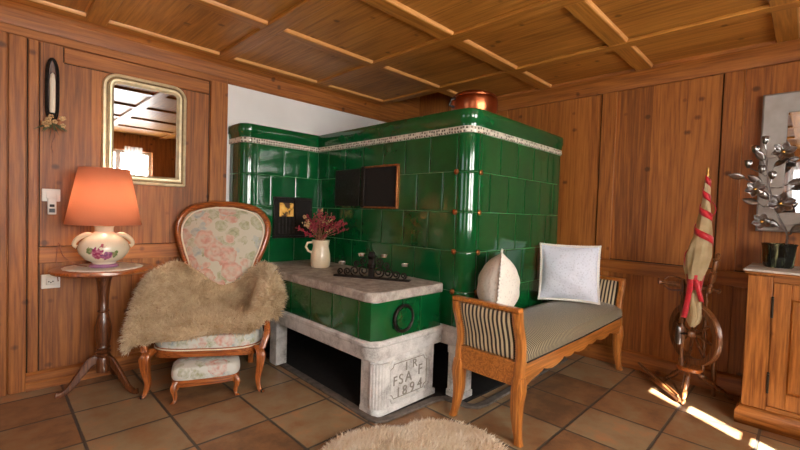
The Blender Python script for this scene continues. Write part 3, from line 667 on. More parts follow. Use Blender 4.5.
# dark hearth slab and grey kerb
hs=MB(); hs.prism([(1.58,3.40),(1.58,1.90),(1.60,1.72),(2.04,1.70),(2.15,1.50),(3.45,1.46),(3.45,2.6),(2.95,2.6),(2.95,3.4)],.0,.012); struct(hs,'floor_hearth','soot',smooth=False)
kb=MB(); pts=[(1.60,3.15),(1.572,2.08),(1.555,1.75),(1.565,1.70),(1.61,1.675),(2.02,1.655),(2.09,1.62),(2.11,1.46),(2.14,1.42),(2.22,1.405),(3.45,1.42)]
kb.sweepbox([(x,y,.008) for x,y in pts],.045,.022,(0,0,1)); kb=MB()
def ribbon(pts,w_,z0,z1):
    mb=MB(); L_=[];Rr=[]
    for i,p in enumerate(pts):
        a=Vector(pts[max(i-1,0)]); b=Vector(pts[min(i+1,len(pts)-1)]); d=(b-a).normalized(); n=Vector((-d.y,d.x))*w_/2
        L_.append((p[0]+n.x,p[1]+n.y)); Rr.append((p[0]-n.x,p[1]-n.y))
    rows=[[(l[0],l[1],z0),(l[0],l[1],z1),(r[0],r[1],z1),(r[0],r[1],z0)] for l,r in zip(L_,Rr)]; mb.grid(rows,cu=True); return mb
struct(ribbon(pts,.05,0,.016),'trim_hearth_kerb','kerb_grey',bevel=.004)

# ------------------------------------------------------------ things on the stove
pot=thing('copper_pot','round lidded copper pot on top of the green tiled stove','pot',(2.47,1.75,1.868)); pot.scale=(.9,.9,1)
MB().lathe([(.12,0),(.16,.02),(.180,.07),(.184,.12),(.182,.145),(.172,.158),(.165,.16)],40).build('pot_body','copper',pot)
MB().lathe([(.172,.155),(.176,.165),(.165,.178),(.12,.196),(.05,.206),(.002,.208)],40).build('lid','copper',pot)
MB().tube([(-.17,.06,.14),(-.20,.08,.13),(-.205,.09,.09),(-.17,.07,.08)],.009,8).build('handle','iron',pot)
jug=thing('jug','cream stoneware jug with a small handle on the stove slab, holding dried flowers','jug',(1.85,2.72,.747)); jug.scale=(1.12,1.12,1.06)
MB().lathe([(.058,0),(.066,.01),(.069,.05),(.066,.10),(.058,.135),(.054,.155),(.060,.19),(.062,.20),(.055,.20),(.048,.16),(.05,.1),(.05,.02),(.002,.015)],28).build('jug_body','cream_glaze',jug)
MB().tube([(-.05,.02,.185),(-.085,.035,.18),(-.095,.04,.15),(-.08,.033,.12),(-.058,.022,.11)],.008,8).build('handle','cream_glaze',jug)
bq=thing('dried_flower_bunch','bunch of dried dark red flowers standing in the cream jug','flowers',(1.85,2.73,.78))
for k in range(44):
    a=random.random()*2*PI; sp=random.uniform(.03,.25)*(1 if k%3 else .6); h=random.uniform(.30,.45)-sp*.35
    dx,dy=math.cos(a)*sp,math.sin(a)*sp; pts=[(dx*.08,dy*.08,.0),(dx*.17,dy*.17,.18),(dx*.5,dy*.5,.18+(h-.18)*.55),(dx,dy,h)]
    sp_=smoothpath(pts,4); mb=MB(); mb.tube(sp_,.0016,4); stm=mb.build('flower_stem','stem_tan',bq)
    hd=MB(); end=Vector(pts[-1]); prev=Vector(pts[-2]); 
    for j in range(random.randint(12,20)):
        t=random.random()**.8; c=prev.lerp(end,t)+Vector((random.gauss(0,.008),random.gauss(0,.008),random.gauss(0,.006)+.008))
        hd.m=Matrix.Translation(c)@Matrix.Rotation(random.random()*6,4,random.choice('XYZ')); hd.sphere((0,0,0),random.uniform(.0032,.0062),6,1.7)
    hd.build('flower_head','flower_red' if k%3 else ('flower_pink' if k%2 else 'dry_flower'),stm)
# iron candle rack
ir=thing('iron_candle_holder','black wrought iron scrollwork candle holder with four cups on the stove slab','candle holder',(1.815,2.07,.747),R(-62))
MB().box(-.02,-.012,0,.02,.012,.18).build('centre_plate','iron',ir,bevel=.004)
MB().box(-.27,-.02,0,.27,.02,.012).build('base_bar','iron',ir,bevel=.003)
cups=((-.215,.085),(-.07,.15),(.09,.15),(.235,.10))
def scroll(cx,cz,r,sgn,turn=1.4,a0=0):
    return [(cx+sgn*(r*(1-.75*t))*math.cos(a0+turn*2*PI*t),0,cz+(r*(1-.75*t))*math.sin(a0+turn*2*PI*t)) for t in [k/26 for k in range(27)]]
for sx_ in (-1,1):
    for cx_,cz_,r_q in ((.055,.05,.038),(.055,.115,.028),(.12,.045,.034),(.175,.038,.026),(.105,.095,.022),(.225,.035,.022)):
        mb=MB(); mb.tube(scroll(sx_*cx_,cz_,r_q,sx_,a0=-PI/2),.0055,6); mb.build('scroll','iron',ir)
for x,z in cups:
    c_=MB(); c_.lathe([(.007,.008),(.005,.02),(.005,z-.026),(.010,z-.022),(.026,z-.014),(.032,z-.002),(.032,z+.004),(.027,z),(.018,z-.002),(.002,z-.003)],16); c_.build('candle_cup','iron',ir)
mw=Matrix.Translation((1.815,2.07,.747))@Matrix.Rotation(R(-62),4,'Z')
for (x,z),wh in zip(cups,('leftmost low','left of the two raised','right of the two raised','rightmost low')):
    p=mw@Vector((x,0,z-.001)); tl=thing('tealight','small white tealight in the '+wh+' cup'+('s' if 'two' in wh else '')+' of the iron holder','candle',p,0,'tealights on the iron holder')
    MB().lathe([(.024,0),(.027,.018),(.025,.018),(.024,.014),(.001,.014)],16).build('metal_cup','chrome',tl); MB().lathe([(.0235,.004),(.0235,.0155),(.001,.0165)],12).build('wax','candle_wax',tl)

# ------------------------------------------------------------ mirrors
def rr(x0,z0,x1,z1,r,n=6,rb=None):
    rb=r if rb is None else rb; o=[]
    for cx_,cz_,a0,q in ((x1-r,z1-r,0,r),(x0+r,z1-r,PI/2,r),(x0+rb,z0+rb,PI,rb),(x1-rb,z0+rb,1.5*PI,rb)):
        for k in range(n+1):
            a=a0+PI/2*k/n; o.append((cx_+q*math.cos(a),cz_+q*math.sin(a)))
    return o
mr=thing('gilt_mirror','tall gilt framed wall mirror with rounded top corners on the panelled wall above the lamp','mirror',(.81,YA-.002,1.335))
rows=[]
for ins,d in ((0,0),(0,.022),(.006,.032),(.018,.034),(.022,.026),(.034,.026),(.040,.040),(.052,.040),(.062,.022),(.068,.012),(.068,.004)):
    rows.append([(x,-d,z) for x,z in rr(-.265+ins,ins,.265-ins,.755-ins,max(.095-ins,.02),rb=max(.02-ins,.003))])
mb=MB(); mb.grid(rows[:6]+[rows[5]],cu=True); mb=MB(); mb.grid(rows,cu=True); mb.build('frame','gilt_frame',mr)
mb=MB(); rows=[[(x,-d,z) for x,z in rr(-.265+i,i,.265-i,.755-i,max(.095-i,.02),rb=max(.02-i,.003))] for i,d in ((.022,.0275),(.034,.0275))]; mb.grid(rows,cu=True); mb.build('frame_groove','gilt_dark',mr)
mb=MB(); mb.prism(rr(-.2,.065,.2,.69,.03,rb=.005),-.0125,-.009,'xz'); mb.build('mirror_glass','mirror_glass',mr)
ml=MB(); ml.box(-.2,-.035,.235,.2,-.013,.245) 
wm=thing('silver_mirror','wall mirror in a wide brushed silver frame behind the metal flowers','mirror',(XB-.002,.265,1.15))
rows=[[(-d,-y,z) for y,z in ((i,i),(1.0-i,i),(1.0-i,.905-i),(i,.905-i))] for i,d in ((0,0),(0,.045),(.01,.05),(.125,.02),(.13,.01))]
mb=MB(); mb.grid(rows,cu=True); mb.build('frame','steel_frame',wm)
mb=MB(); mb.box(-.014,-.88,.12,-.010,-.12,.79); mb.build('mirror_glass','mirror_glass',wm,smooth=False)
# wall candle ornament
sc=thing('wall_candle_holder','narrow dark oval wall holder with white candle and dried blossoms left of the gilt mirror','candle holder',(.285,YA-.022,1.70))
mb=MB(); mb.tube(smoothpath([(0,-.012,.39),(.022,-.012,.34),(.027,-.012,.2),(.023,-.012,.05),(0,-.012,.01),(-.023,-.012,.05),(-.027,-.012,.2),(-.022,-.012,.34)],5,True),.009,8,closed=True); mb.build('frame','iron',sc)
mb=MB(); mb.prism([(p.x,p.z) for p in smoothpath([(0,0,.385),(.026,0,.34),(.032,0,.2),(.026,0,.05),(0,0,.015),(-.026,0,.05),(-.032,0,.2),(-.026,0,.34)],4,True)],-.006,0,'xz'); mb.build('back_plate','dark_turned',sc)
MB().lathe([(.012,.05),(.0145,.07),(.0145,.25),(.010,.29),(.003,.30)],14,(0,-.026,0)).build('candle','candle_wax',sc)
MB().lathe([(.004,.0),(.02,.03),(.022,.05),(.016,.05)],14,(0,-.026,0)).build('candle_cup','iron',sc)
fl=MB()
for k in range(11):
    a=random.random()*2*PI; c=Vector((random.uniform(-.055,.065),-.035-random.random()*.02,random.uniform(-.04,.04)))
    for j in range(5):
        an=j*2*PI/5+a; fl.m=Matrix.Translation(c+Vector((.009*math.cos(an),0,.009*math.sin(an)))); fl.sphere((0,0,0),.007,6)
fl.build('dried_blossoms','dry_flower',sc)
lf=MB()
for k in range(14):
    a=random.uniform(-2.6,-.5); l=random.uniform(.05,.11); lf.tube([(0,-.03,-.01),(l*.5*math.cos(a),-.04,-.01+l*.5*math.sin(a)),(l*math.cos(a),-.035,-.01+l*math.sin(a)*1.0)],[.003,.006,.001],5,flat=.4)
lf.build('dried_leaves','dry_leaf',sc)
MB().tube(smoothpath([(0,-.03,-.03),(.012,-.03,-.09),(-.004,-.03,-.15),(.004,-.03,-.20)],5),[.006]*8+[.005]*8,5,flat=.3).build('ribbon_tail','stem_tan',sc)
# switch, thermostat, socket
sw=thing('light_switch','white wall light switch beside the lamp shade','switch',(.284,YA-.0,1.235))
MB().box(-.045,-.022,-.04,.045,0,.04).build('plate','white_plastic',sw,bevel=.004); MB().box(-.026,-.028,-.022,.026,-.02,.026).build('rocker','white_plastic',sw,bevel=.003)
th=thing('remote_holder','small white remote control with dark buttons hanging below the light switch','remote control',(.286,YA-.022,1.165))
MB().box(-.022,-.022,-.052,.022,0,.052).build('casing','white_plastic',th,bevel=.005)
MB().box(-.014,-.026,-.040,.014,-.02,-.015).build('display','black',th,bevel=.002); MB().box(-.012,-.026,-.005,.012,-.02,.012).build('button','iron',th,bevel=.002)
oc=thing('wall_socket','white wall socket low on the panelling beside the round table','socket',(.284,YA-.0,.682))
MB().box(-.047,-.016,-.045,.047,0,.045).build('plate','white_plastic',oc,bevel=.004)
MB().box(-.025,-.021,-.022,.025,-.01,.022).build('insert','white_plastic',oc,bevel=.008)
mb=MB()
for x,z in ((-.010,.0),(.0,-.006),(.010,.0)): mb.box(x-.003,-.0225,z-.004,x+.003,-.02,z+.004)
mb.build('pin_holes','black',oc)

# ------------------------------------------------------------ round pedestal table, lamp
TX,TY=.52,3.165
rt=thing('pedestal_table','small round dark wooden tripod table against the wall under the lamp','table',(TX,TY,0))
MB().lathe([(.02,.750),(.20,.753),(.262,.763),(.272,.772),(.270,.783),(.262,.787),(.002,.787)],48).build('tabletop','cherry_x',rt)
MB().lathe([(0.0360,.12),(0.0384,.2),(0.0312,.215),(0.0408,.225),(0.0312,.235),(0.0432,.25),(0.0312,.262),(0.0408,.275),(0.0336,.29),(0.0408,.33),(0.0456,.40),(0.0360,.46),(0.0264,.50),(0.0336,.51),(0.0264,.52),(0.0288,.60),(0.0384,.70),(0.0540,.752)],20).build('pole','dark_turned',rt)
for a in (R(176),R(-58),R(60)):
    mb=MB(); c,s_=math.cos(a),math.sin(a); prof=[(.02,.20),(.07,.19),(.13,.125),(.19,.05),(.235,.022),(.265,.024)]
    if a==R(176): prof=[(x*.88,z) for x,z in prof]
    if a==R(60): prof=[(x*.9,z) for x,z in prof]
    sp_=smoothpath([(r*c,r*s_,z) for r,z in prof],4); mb.sweepbox(sp_,[.024]*len(sp_),[interp([(0,.07),(.4,.045),(.8,.03),(1,.036)],i/(len(sp_)-1)) for i in range(len(sp_))],(-s_,c,0)); mb.build('leg','dark_turned',rt)
dl=MB(); n=60; rows=[]
for r in (0.001,.08,.16,.205): rows.append([((r+(.008*abs(math.sin(9*2*PI*k/n)) if r>.15 else 0))*math.cos(2*PI*k/n),(r+(.008*abs(math.sin(9*2*PI*k/n)) if r>.15 else 0))*math.sin(2*PI*k/n),0) for k in range(n)])
dl.grid(rows,cu=True); tag(dl.build('lace_doily','doily',solid=.003,loc=(TX,TY,.7895)),'round cream lace doily with scalloped edge under the table lamp','doily')
lamp=thing('table_lamp','table lamp with coral cone shade and painted floral ceramic urn base, switched on','lamp',(TX,TY,.791),R(-8))
MB().lathe([(.068,0),(.072,.010),(.060,.022),(.066,.035),(.10,.052),(.130,.09),(.137,.12),(.127,.155),(.098,.19),(.064,.212),(.050,.225),(.050,.25),(.055,.26),(.04,.261),(.03,.22)],40,sx=1.0).build('urn_base','painted_ceramic',lamp)
MB().lathe([(.070,.0),(.078,.004),(.078,.012),(.066,.022)],36).build('foot_ring','mauve',lamp)
for sx_ in (-1,1):
    mb=MB(); pts=smoothpath([(sx_*.06,-.02,.20),(sx_*.09,-.03,.208),(sx_*.122,-.03,.192),(sx_*.146,-.025,.165),(sx_*.150,-.02,.142),(sx_*.136,-.02,.132)],5)
    mb.tube(pts,[interp([(0,.016),(.5,.014),(.85,.009),(1,.013)],i/(len(pts)-1)) for i in range(len(pts))],10); mb.build('scroll_handle','cream_glaze',lamp)
mb=MB(); mb.lathe([(.200,.270),(.134,.620)],48,cap=False); mb.build('lamp_shade','lampshade',lamp,solid=.002)
mb=MB(); mb.tube([(.2*math.cos(k*PI/24),.2*math.sin(k*PI/24),.271) for k in range(48)],.0022,6,closed=True); mb.build('shade_rim','lampshade',lamp); mb=MB(); mb.tube([(.134*math.cos(k*PI/24),.134*math.sin(k*PI/24),.619) for k in range(48)],.0022,6,closed=True); mb.build('shade_rim','lampshade',lamp)
MB().tube([(0,0,.24),(0,0,.33)],.012,10).build('bulb_socket','brass',lamp)
mb=MB(); mb.tube([(-.132,0,.615),(.132,0,.615)],.002,5); mb.tube([(0,0,.33),(0,0,.615)],.003,5); mb.build('shade_carrier','brass',lamp)
m,t,b=nt('bulb_glow'); b.inputs['Emission Color'].default_value=(1,.72,.42,1); b.inputs['Emission Strength'].default_value=12; M['bulb_glow']=m
MB().sphere((0,0,.37),.03,12,1.3).build('bulb','bulb_glow',lamp)
ll=bpy.data.lights.new('lamp_bulb','POINT'); ll.energy=5; ll.color=(1,.86,.70); ll.shadow_soft_size=.035; lo=bpy.data.objects.new('lamp_bulb',ll); COL.objects.link(lo); lo.location=(0,0,.42); lo.parent=lamp
cord=MB(); cord.tube(smoothpath([(TX-.085,TY+.03,.797),(TX-.13,TY+.14,.80),(TX-.18,TY+.22,.85),(TX-.20,TY+.255,.93),(TX-.21,TY+.262,.80),(TX-.2,TY+.262,.68)],6),.003,6)
tag(cord.build('lamp_cord','stem_tan'),'thin tan lamp cord running behind the table lamp','cord')

# ------------------------------------------------------------ fur
def fur(mb,pts,length,width=.004,comb=Vector((0,0,0)),droop=.4,curl=.25,seg=3):
    for p,nrm in pts:
        p=Vector(p); d=Vector(nrm)+comb+Vector((random.gauss(0,curl),random.gauss(0,curl),random.gauss(0,curl))); d.normalize()
        l=length*random.uniform(.6,1.15); side=d.cross(Vector((random.gauss(0,1),random.gauss(0,1),random.gauss(0,1))))
        side=side.normalized() if side.length>1e-5 else Vector((1,0,0)); w_=width*random.uniform(.7,1.2)
        bend=Vector((random.gauss(0,.25),random.gauss(0,.25),-droop)); q=p-d*.004; rows=[]
        for k in range(seg):
            t=k/seg; ww=w_*(1-t*.6)/2; rows.append((tuple(q-side*ww),tuple(q+side*ww))); q=q+d*(l/seg); d=(d+bend*.45).normalized()
        i0=len(mb.v)
        for a,b_ in rows: mb.v.append(a); mb.v.append(b_)
        mb.v.append(tuple(q))
        for k in range(seg-1): i=i0+2*k; mb.f.append([i,i+1,i+3,i+2])
        i=i0+2*(seg-1); mb.f.append([i,i+1,i0+2*seg])
# ------------------------------------------------------------ armchair
ac=thing('armchair','low upholstered armchair with oval floral back and curved cherry frame, covered by a beige sheepskin','chair',(.97,2.68,0),R(-32.9))
TB=.2
def backp(x,z,off=0):  # point in the tilted back plane
    return Vector((x,.50+(z-.4)*math.tan(TB)*.95+off,z))
bo=[(0,1.215),(.13,1.205),(.23,1.17),(.295,1.09),(.305,1.0),(.275,.88),(.235,.77),(.225,.66),(.24,.5),(.25,.36)]
left_=[(-x,z) for x,z in bo[::-1]]
outl=[(x*1.06-.018,z) for x,z in left_+bo[1:]]
sp_=smoothpath([backp(x,z) for x,z in outl],5)
mb=MB(); mb.tube(sp_,.029,10,flat=.8); mb.build('back_frame','cherry_x',ac)
mb=MB(); mb.tube([p+Vector((0,-.022,0)) for p in sp_],.010,8); mb.build('frame_bead','cherry_x',ac)
# upholstered back
rows=[]; nz=18
for i in range(nz+1):
    z=.40+(1.195-.40)*i/nz
    hw=interp([(.36,.235),(.5,.225),(.66,.210),(.77,.22),(.88,.26),(1.0,.288),(1.09,.278),(1.15,.235),(1.18,.175),(1.195,.06)],z)
    r=[]
    for j in range(17):
        u=-1+2*j/16; t=(i/nz); q=(1-abs(u)**2.6)*(1-abs(2*t-1)**6); r.append(backp(hw*1.06*u-.018,z,-.012-.045*q-(-.045*0)))
    rows.append(r)
mb=MB(); mb.grid(rows); mb.grid([[p+Vector((0,.05 if 0<j<16 else .02,0)) for j,p in enumerate(r)] for r in rows]); mb.build('upholstered_back','floral',ac)
pp=[backp(x*.955-.018,.40+(z-.40)*.965,-.026) for x,z in left_[1:]+bo[1:-1]]
mb=MB(); mb.tube(smoothpath(pp,5),.006,6); mb.build('piping','candle_wax',ac)
# seat
def seat_out(n=40,s=1.0):
    o=[]
    for k in range(n):
        a=2*PI*k/n; c,s_=math.cos(a),math.sin(a); x=.345*math.copysign(abs(c)**.62,c); y=.275*math.copysign(abs(s_)**.62,s_)
        y0=y; x*= (1-.17*(y+.275)/.55); 
        o.append((x*s,.265+y*s))
    return o
rows=[[(x,y,z) for x,y in seat_out(48,s)] for s,z in ((.97,.27),(1.0,.285),(1.015,.31),(1.01,.345),(.97,.375),(.85,.395),(.6,.41),(.3,.415),(.02,.416))]
mb=MB(); mb.grid(rows,cu=True); mb.build('seat_cushion','floral_pale',ac)
mb=MB(); mb.tube([(x,y,.292) for x,y in seat_out(48,1.022)],.006,6,closed=True); mb.build('piping','candle_wax',ac)
rows=[[(x,y,z-(.022*max(0,abs(x/.345))**2.2 if (z<.255 and y<.1) else 0)) for x,y in seat_out(48,s)] for s,z in ((1.0,.250),(1.025,.250),(1.035,.265),(1.03,.298),(1.0,.303))]
mb=MB(); mb.grid(rows,cu=True,cv=True); mb.build('seat_rail','cherry_x',ac)
for sx_ in (-1,1):
    mb=MB(); pts=smoothpath([(sx_*.315,.03,.285),(sx_*.342,.0,.245),(sx_*.335,.0,.16),(sx_*.325,.005,.09),(sx_*.335,-.005,.03),(sx_*.352,-.012,.004)],5)
    mb.sweepbox(pts,[interp([(0,.055),(.2,.06),(.5,.040),(.8,.028),(1,.036)],i/(len(pts)-1)) for i in range(len(pts))],[interp([(0,.055),(.2,.062),(.5,.042),(.8,.028),(1,.040)],i/(len(pts)-1)) for i in range(len(pts))],(1,0,0)); mb.build('leg','cherry_z',ac)
    mb=MB(); pts=smoothpath([(sx_*.21,.50,.40),(sx_*.21,.52,.2),(sx_*.205,.55,.02),(sx_*.205,.555,.004)],5); mb.sweepbox(pts,.04,.045,(1,0,0)); mb.build('leg','cherry_z',ac)
    # arm: scrolls from back frame down to the front leg
    mb=MB(); pts=smoothpath([(sx_*.235-.01,.565,.74),(sx_*.29,.50,.70),(sx_*.355,.40,.655),(sx_*.375,.30,.61),(sx_*.37,.22,.56),(sx_*.345,.165,.50),(sx_*.36,.10,.44),(sx_*.372,.045,.37),(sx_*.345,.01,.28)],5)
    mb.sweepbox(pts,[.042]*len(pts),[.045]*len(pts),(1,0,0)); mb.build('arm','cherry_z',ac)
    mb=MB(); mb.sphere((sx_*.352,-.02,.012),.012,10); mb.build('foot_cap','iron',ac)
    mb=MB(); pts=smoothpath([(sx_*.305,.50,.715),(sx_*.36,.41,.675),(sx_*.378,.31,.63)],5); mb.tube(pts,[interp([(0,.02),(.5,.035),(1,.02)],i/(len(pts)-1)) for i in range(len(pts))],8); mb.build('arm_pad','floral_pale',ac)
# sheepskin draped over seat and arms (chair coordinates, placed with the chair's transform)
ACM=Matrix.Translation((.97,2.68,0))@Matrix.Rotation(R(-32.9),4,'Z')
NET=[[(-.43,.0,.30),(-.415,-.05,.35),(-.35,-.06,.335),(-.20,-.045,.37),(0,-.03,.385),(.20,-.01,.385),(.28,.03,.40),(.375,.05,.45),(.43,.10,.45)],
[(-.455,.14,.38),(-.44,.10,.49),(-.375,.07,.49),(-.26,.10,.44),(0,.12,.445),(.24,.12,.445),(.31,.12,.54),(.39,.14,.62),(.45,.18,.54)],
[(-.465,.28,.46),(-.435,.26,.65),(-.36,.24,.665),(-.26,.26,.445),(0,.27,.445),(.25,.28,.445),(.315,.27,.65),(.395,.27,.71),(.46,.29,.60)],
[(-.455,.40,.54),(-.41,.40,.71),(-.33,.40,.70),(-.23,.42,.455),(0,.44,.45),(.22,.43,.455),(.285,.40,.66),(.37,.40,.735),(.44,.42,.64)],
[(-.44,.50,.60),(-.36,.50,.74),(-.27,.48,.72),(-.16,.465,.53),(0,.455,.49),(.15,.465,.53),(.22,.47,.69),(.31,.48,.75),(.38,.50,.68)],
[(-.40,.54,.64),(-.33,.52,.76),(-.25,.50,.755),(-.13,.485,.70),(0,.48,.62),(.11,.485,.64),(.20,.49,.71),(.28,.51,.75),(.33,.54,.70)]]
def skin(u,v):
    """spline through the net: u across, v from the seat front to the back"""
    def cr(P,t):
        k=len(P)-1; i=min(int(t*k),k-1); f=t*k-i; p0=P[max(i-1,0)]; p1=P[i]; p2=P[i+1]; p3=P[min(i+2,k)]
        return .5*(2*p1+(p2-p0)*f+(2*p0-5*p1+4*p2-p3)*f*f+(3*p1-p0-3*p2+p3)*f**3)
    p=cr([cr([Vector(q) for q in r],(u+1)/2) for r in NET],v)
    return p+Vector((0,.02*math.sin(u*11)*(1-v),.008*math.sin(9*u+6*v)))
NU,NV=60,26
rows=[[skin(-1+2*i/NU,j/NV) for i in range(NU+1)] for j in range(NV+1)]
for _ in range(1):
    rows=[[ (rows[j][max(i-1,0)]+rows[j][min(i+1,NU)]+rows[max(j-1,0)][i]+rows[min(j+1,NV)][i])/4 for i in range(NU+1)] for j in range(NV+1)]
sk=thing('sheepskin','beige long-haired sheepskin draped over the seat and arms of the floral armchair','sheepskin',(.97,2.68,0),R(-32.9))
mb=MB(); mb.grid(rows); mb.build('hide','fur_beige',sk,solid=.016)
pts=[]
for k in range(24000):
    a=random.random()*(NU-.001); b_=random.random()*(NV-.001)
    i,j=int(a),int(b_); fa,fb=a-i,b_-j
    p=rows[j][i].lerp(rows[j][i+1],fa).lerp(rows[j+1][i].lerp(rows[j+1][i+1],fa),fb)
    n=(rows[j][i+1]-rows[j][i]).cross(rows[j+1][i]-rows[j][i]); n=n.normalized() if n.length>0 else Vector((0,0,1))
    if n.z<0 and abs(n.z)>.5: n=-n
    edge=Vector((0,0,0))
    if b_<1.2: edge=Vector((0,-1.2,-.2))
    if a<2: edge+=Vector((-.4,0,-1))
    pts.append((p,n+edge))
mb=MB(); fur(mb,pts,.060,.0075,comb=Vector((0,-.3,-.1)),droop=.4,curl=.5); o=mb.build('wool','fur_beige',sk,smooth=False,recalc=False); o['kind']='stuff'

# footstool
fs=thing('footstool','small cushioned footstool with pale floral seat and curved legs, half under the armchair','footstool',(.99,2.695,0),R(-21))
def fo(s,z,n=32): return [(.195*s*math.copysign(abs(math.cos(a))**.45,math.cos(a)),.12*s*math.copysign(abs(math.sin(a))**.45,math.sin(a)),z) for a in [2*PI*k/n for k in range(n)]]
mb=MB(); mb.grid([fo(s,z) for s,z in ((.96,.135),(1.0,.15),(1.02,.17),(1.0,.195),(.92,.213),(.7,.223),(.3,.228),(.02,.229))],cu=True); mb.build('seat_cushion','floral_pale',fs)
mb=MB(); mb.grid([fo(s,z) for s,z in ((.94,.10),(.99,.10),(1.0,.115),(.99,.14),(.94,.14))],cu=True,cv=True); mb.build('frame','cherry_x',fs)
for sx_ in (-1,1):
    for sy_ in (-1,1):
        mb=MB(); pts=smoothpath([(sx_*.168,sy_*.095,.13),(sx_*.18,sy_*.105,.10),(sx_*.17,sy_*.10,.05),(sx_*.172,sy_*.103,.02),(sx_*.185,sy_*.11,.003)],4)
        mb.sweepbox(pts,[interp([(0,.03),(.3,.034),(.7,.02),(1,.03)],i/(len(pts)-1)) for i in range(len(pts))],[interp([(0,.03),(.3,.034),(.7,.02),(1,.03)],i/(len(pts)-1)) for i in range(len(pts))],(1,0,0)); mb.build('leg','cherry_z',fs)

# ------------------------------------------------------------ striped bench
sf=thing('upholstered_bench','small cherry wood bench with striped upholstery and scrolled padded arms beside the green stove','bench',(1.955,1.05,0),0)
LX,DY=1.62,.385
def armx(z): return interp([(.28,0),(.40,.004),(.46,.012),(.52,.008),(.58,-.012),(.64,-.034),(.69,-.044),(.71,-.044)],z)
for side,x0,sg in ((0,.02,1),(1,LX-.02,-1)):
    for y in (.0,DY):
        fr_=(y==0)
        pts=[(x0+sg*armx(z),y,z) for z in (.70,.66,.62,.58,.54,.50,.46,.42,.36,.30)]
        mb=MB(); mb.sweepbox(smoothpath(pts,2),[.044]*19,[interp([(0,.06),(.3,.052),(.6,.06),(1,.065)],i/18) for i in range(19)],(0,1,0)); mb.build('arm_post','pale_z',sf)
        q=-.018 if fr_ else .02; qx=-.016 if sg>0 else 0
        lp=smoothpath([(x0,y,.35),(x0+.2*qx,y+q*.1,.28),(x0+qx*.2,y-q*.2,.18),(x0+qx*.5,y+q*.3,.08),(x0+qx,y+q*1.2,.002)],4)
        mb=MB(); mb.sweepbox(lp,[interp([(0,.056),(.25,.07),(.6,.052),(.9,.036),(1,.042)],i/(len(lp)-1)) for i in range(len(lp))],[interp([(0,.06),(.25,.075),(.6,.058),(.9,.038),(1,.046)],i/(len(lp)-1)) for i in range(len(lp))],(0,1,0)); mb.build('leg','pale_z',sf)
    mb=MB(); mb.sweepbox([(x0+sg*armx(.705),-.02,.712),(x0+sg*armx(.705),DY+.02,.712)],.05,.026,(1,0,0)); mb.build('arm_rail','pale_x',sf,bevel=.003)
    mb=MB(); mb.box(x0-.018,.0,.30,x0+.018,DY,.43); mb.build('side_rail','pale_x',sf,bevel=.003)
    for nm,inner in (('arm_panel',-1),('arm_cushion',1)):
        rows=[]
        for i in range(15):
            z=.43+(.70-.43)*i/14; r=[]
            for j in range(13):
                u=j/12; y=.022+(DY-.044)*u; puff=.022*(1-abs(2*u-1)**4)*(1-abs(2*i/14-1)**4)+.008
                r.append((x0+sg*armx(z)+inner*sg*puff,y,z))
            rows.append(r)
        mb=MB(); mb.grid(rows); mb.build(nm,'stripe_arm',sf)
    # nail trim
    mb=MB(); 
    for y in (.026,DY-.026):
        for k in range(22):
            z=.436+.262*k/21
            for inner in (-1,1): mb.sphere((x0+sg*armx(z)+inner*.0105,y,z),.0042,6)
    for k in range(28):
        y=.03+(DY-.06)*k/27
        for z in (.434,.694): mb.sphere((x0+sg*armx(z)-sg*.0105,y,z),.0042,6)
    mb.build('nail_trim','brass',sf)
# seat
rows=[]; nx=44
for i in range(nx+1):
    u=i/nx; x=.045+(LX-.09)*u; dome=(1-abs(2*u-1)**3.0)
    r=[]
    for y,z,k in ((-.018,.425,0),(-.030,.440,.1),(-.032,.465,.3),(-.020,.490,.6),(.01,.507,.8),(.07,.518,1),(.18,.525,1),(.27,.523,1),(.35,.51,.9),(DY+.01,.48,.4),(DY+.015,.425,0)):
        r.append((x,y-.012*dome*(1 if y<0 else 0),z+.045*dome*k))
    rows.append(r)
mb=MB(); idx=mb.grid(rows); mb.f.append(idx[0]); mb.f.append(idx[-1]); mb.build('seat_cushion','stripe_seat',sf)
mb=MB(); ns=90
top=.43; out=[]
for k in range(ns+1):
    u=k/ns; x=.03+(LX-.06)*u
    # scalloped lower edge, mirror-symmetric
    v=abs(2*u-1); z=.02+interp([(0,.305),(.06,.308),(.12,.318),(.16,.33),(.161,.322),(.22,.312),(.30,.318),(.36,.334),(.361,.322),(.46,.305),(.56,.300),(.66,.312),(.70,.33),(.701,.318),(.78,.305),(.88,.295),(.96,.275),(1,.26)],v)
    out.append((x,z))
mb.prism([(LX-.03,top),(.03,top)]+out,-.02,.006,'xz'); mb.build('front_rail','pale_x',sf,bevel=.002)
MB().box(.03,DY-.01,.30,LX-.03,DY+.015,.43).build('back_rail','pale_x',sf,bevel=.002)
mb=MB(); mb.tube([(.045,-.030,.431),(LX/2,-.040,.431),(LX-.045,-.030,.431)],.0045,6); mb.build('gimp_trim','dark_cloth',sf)

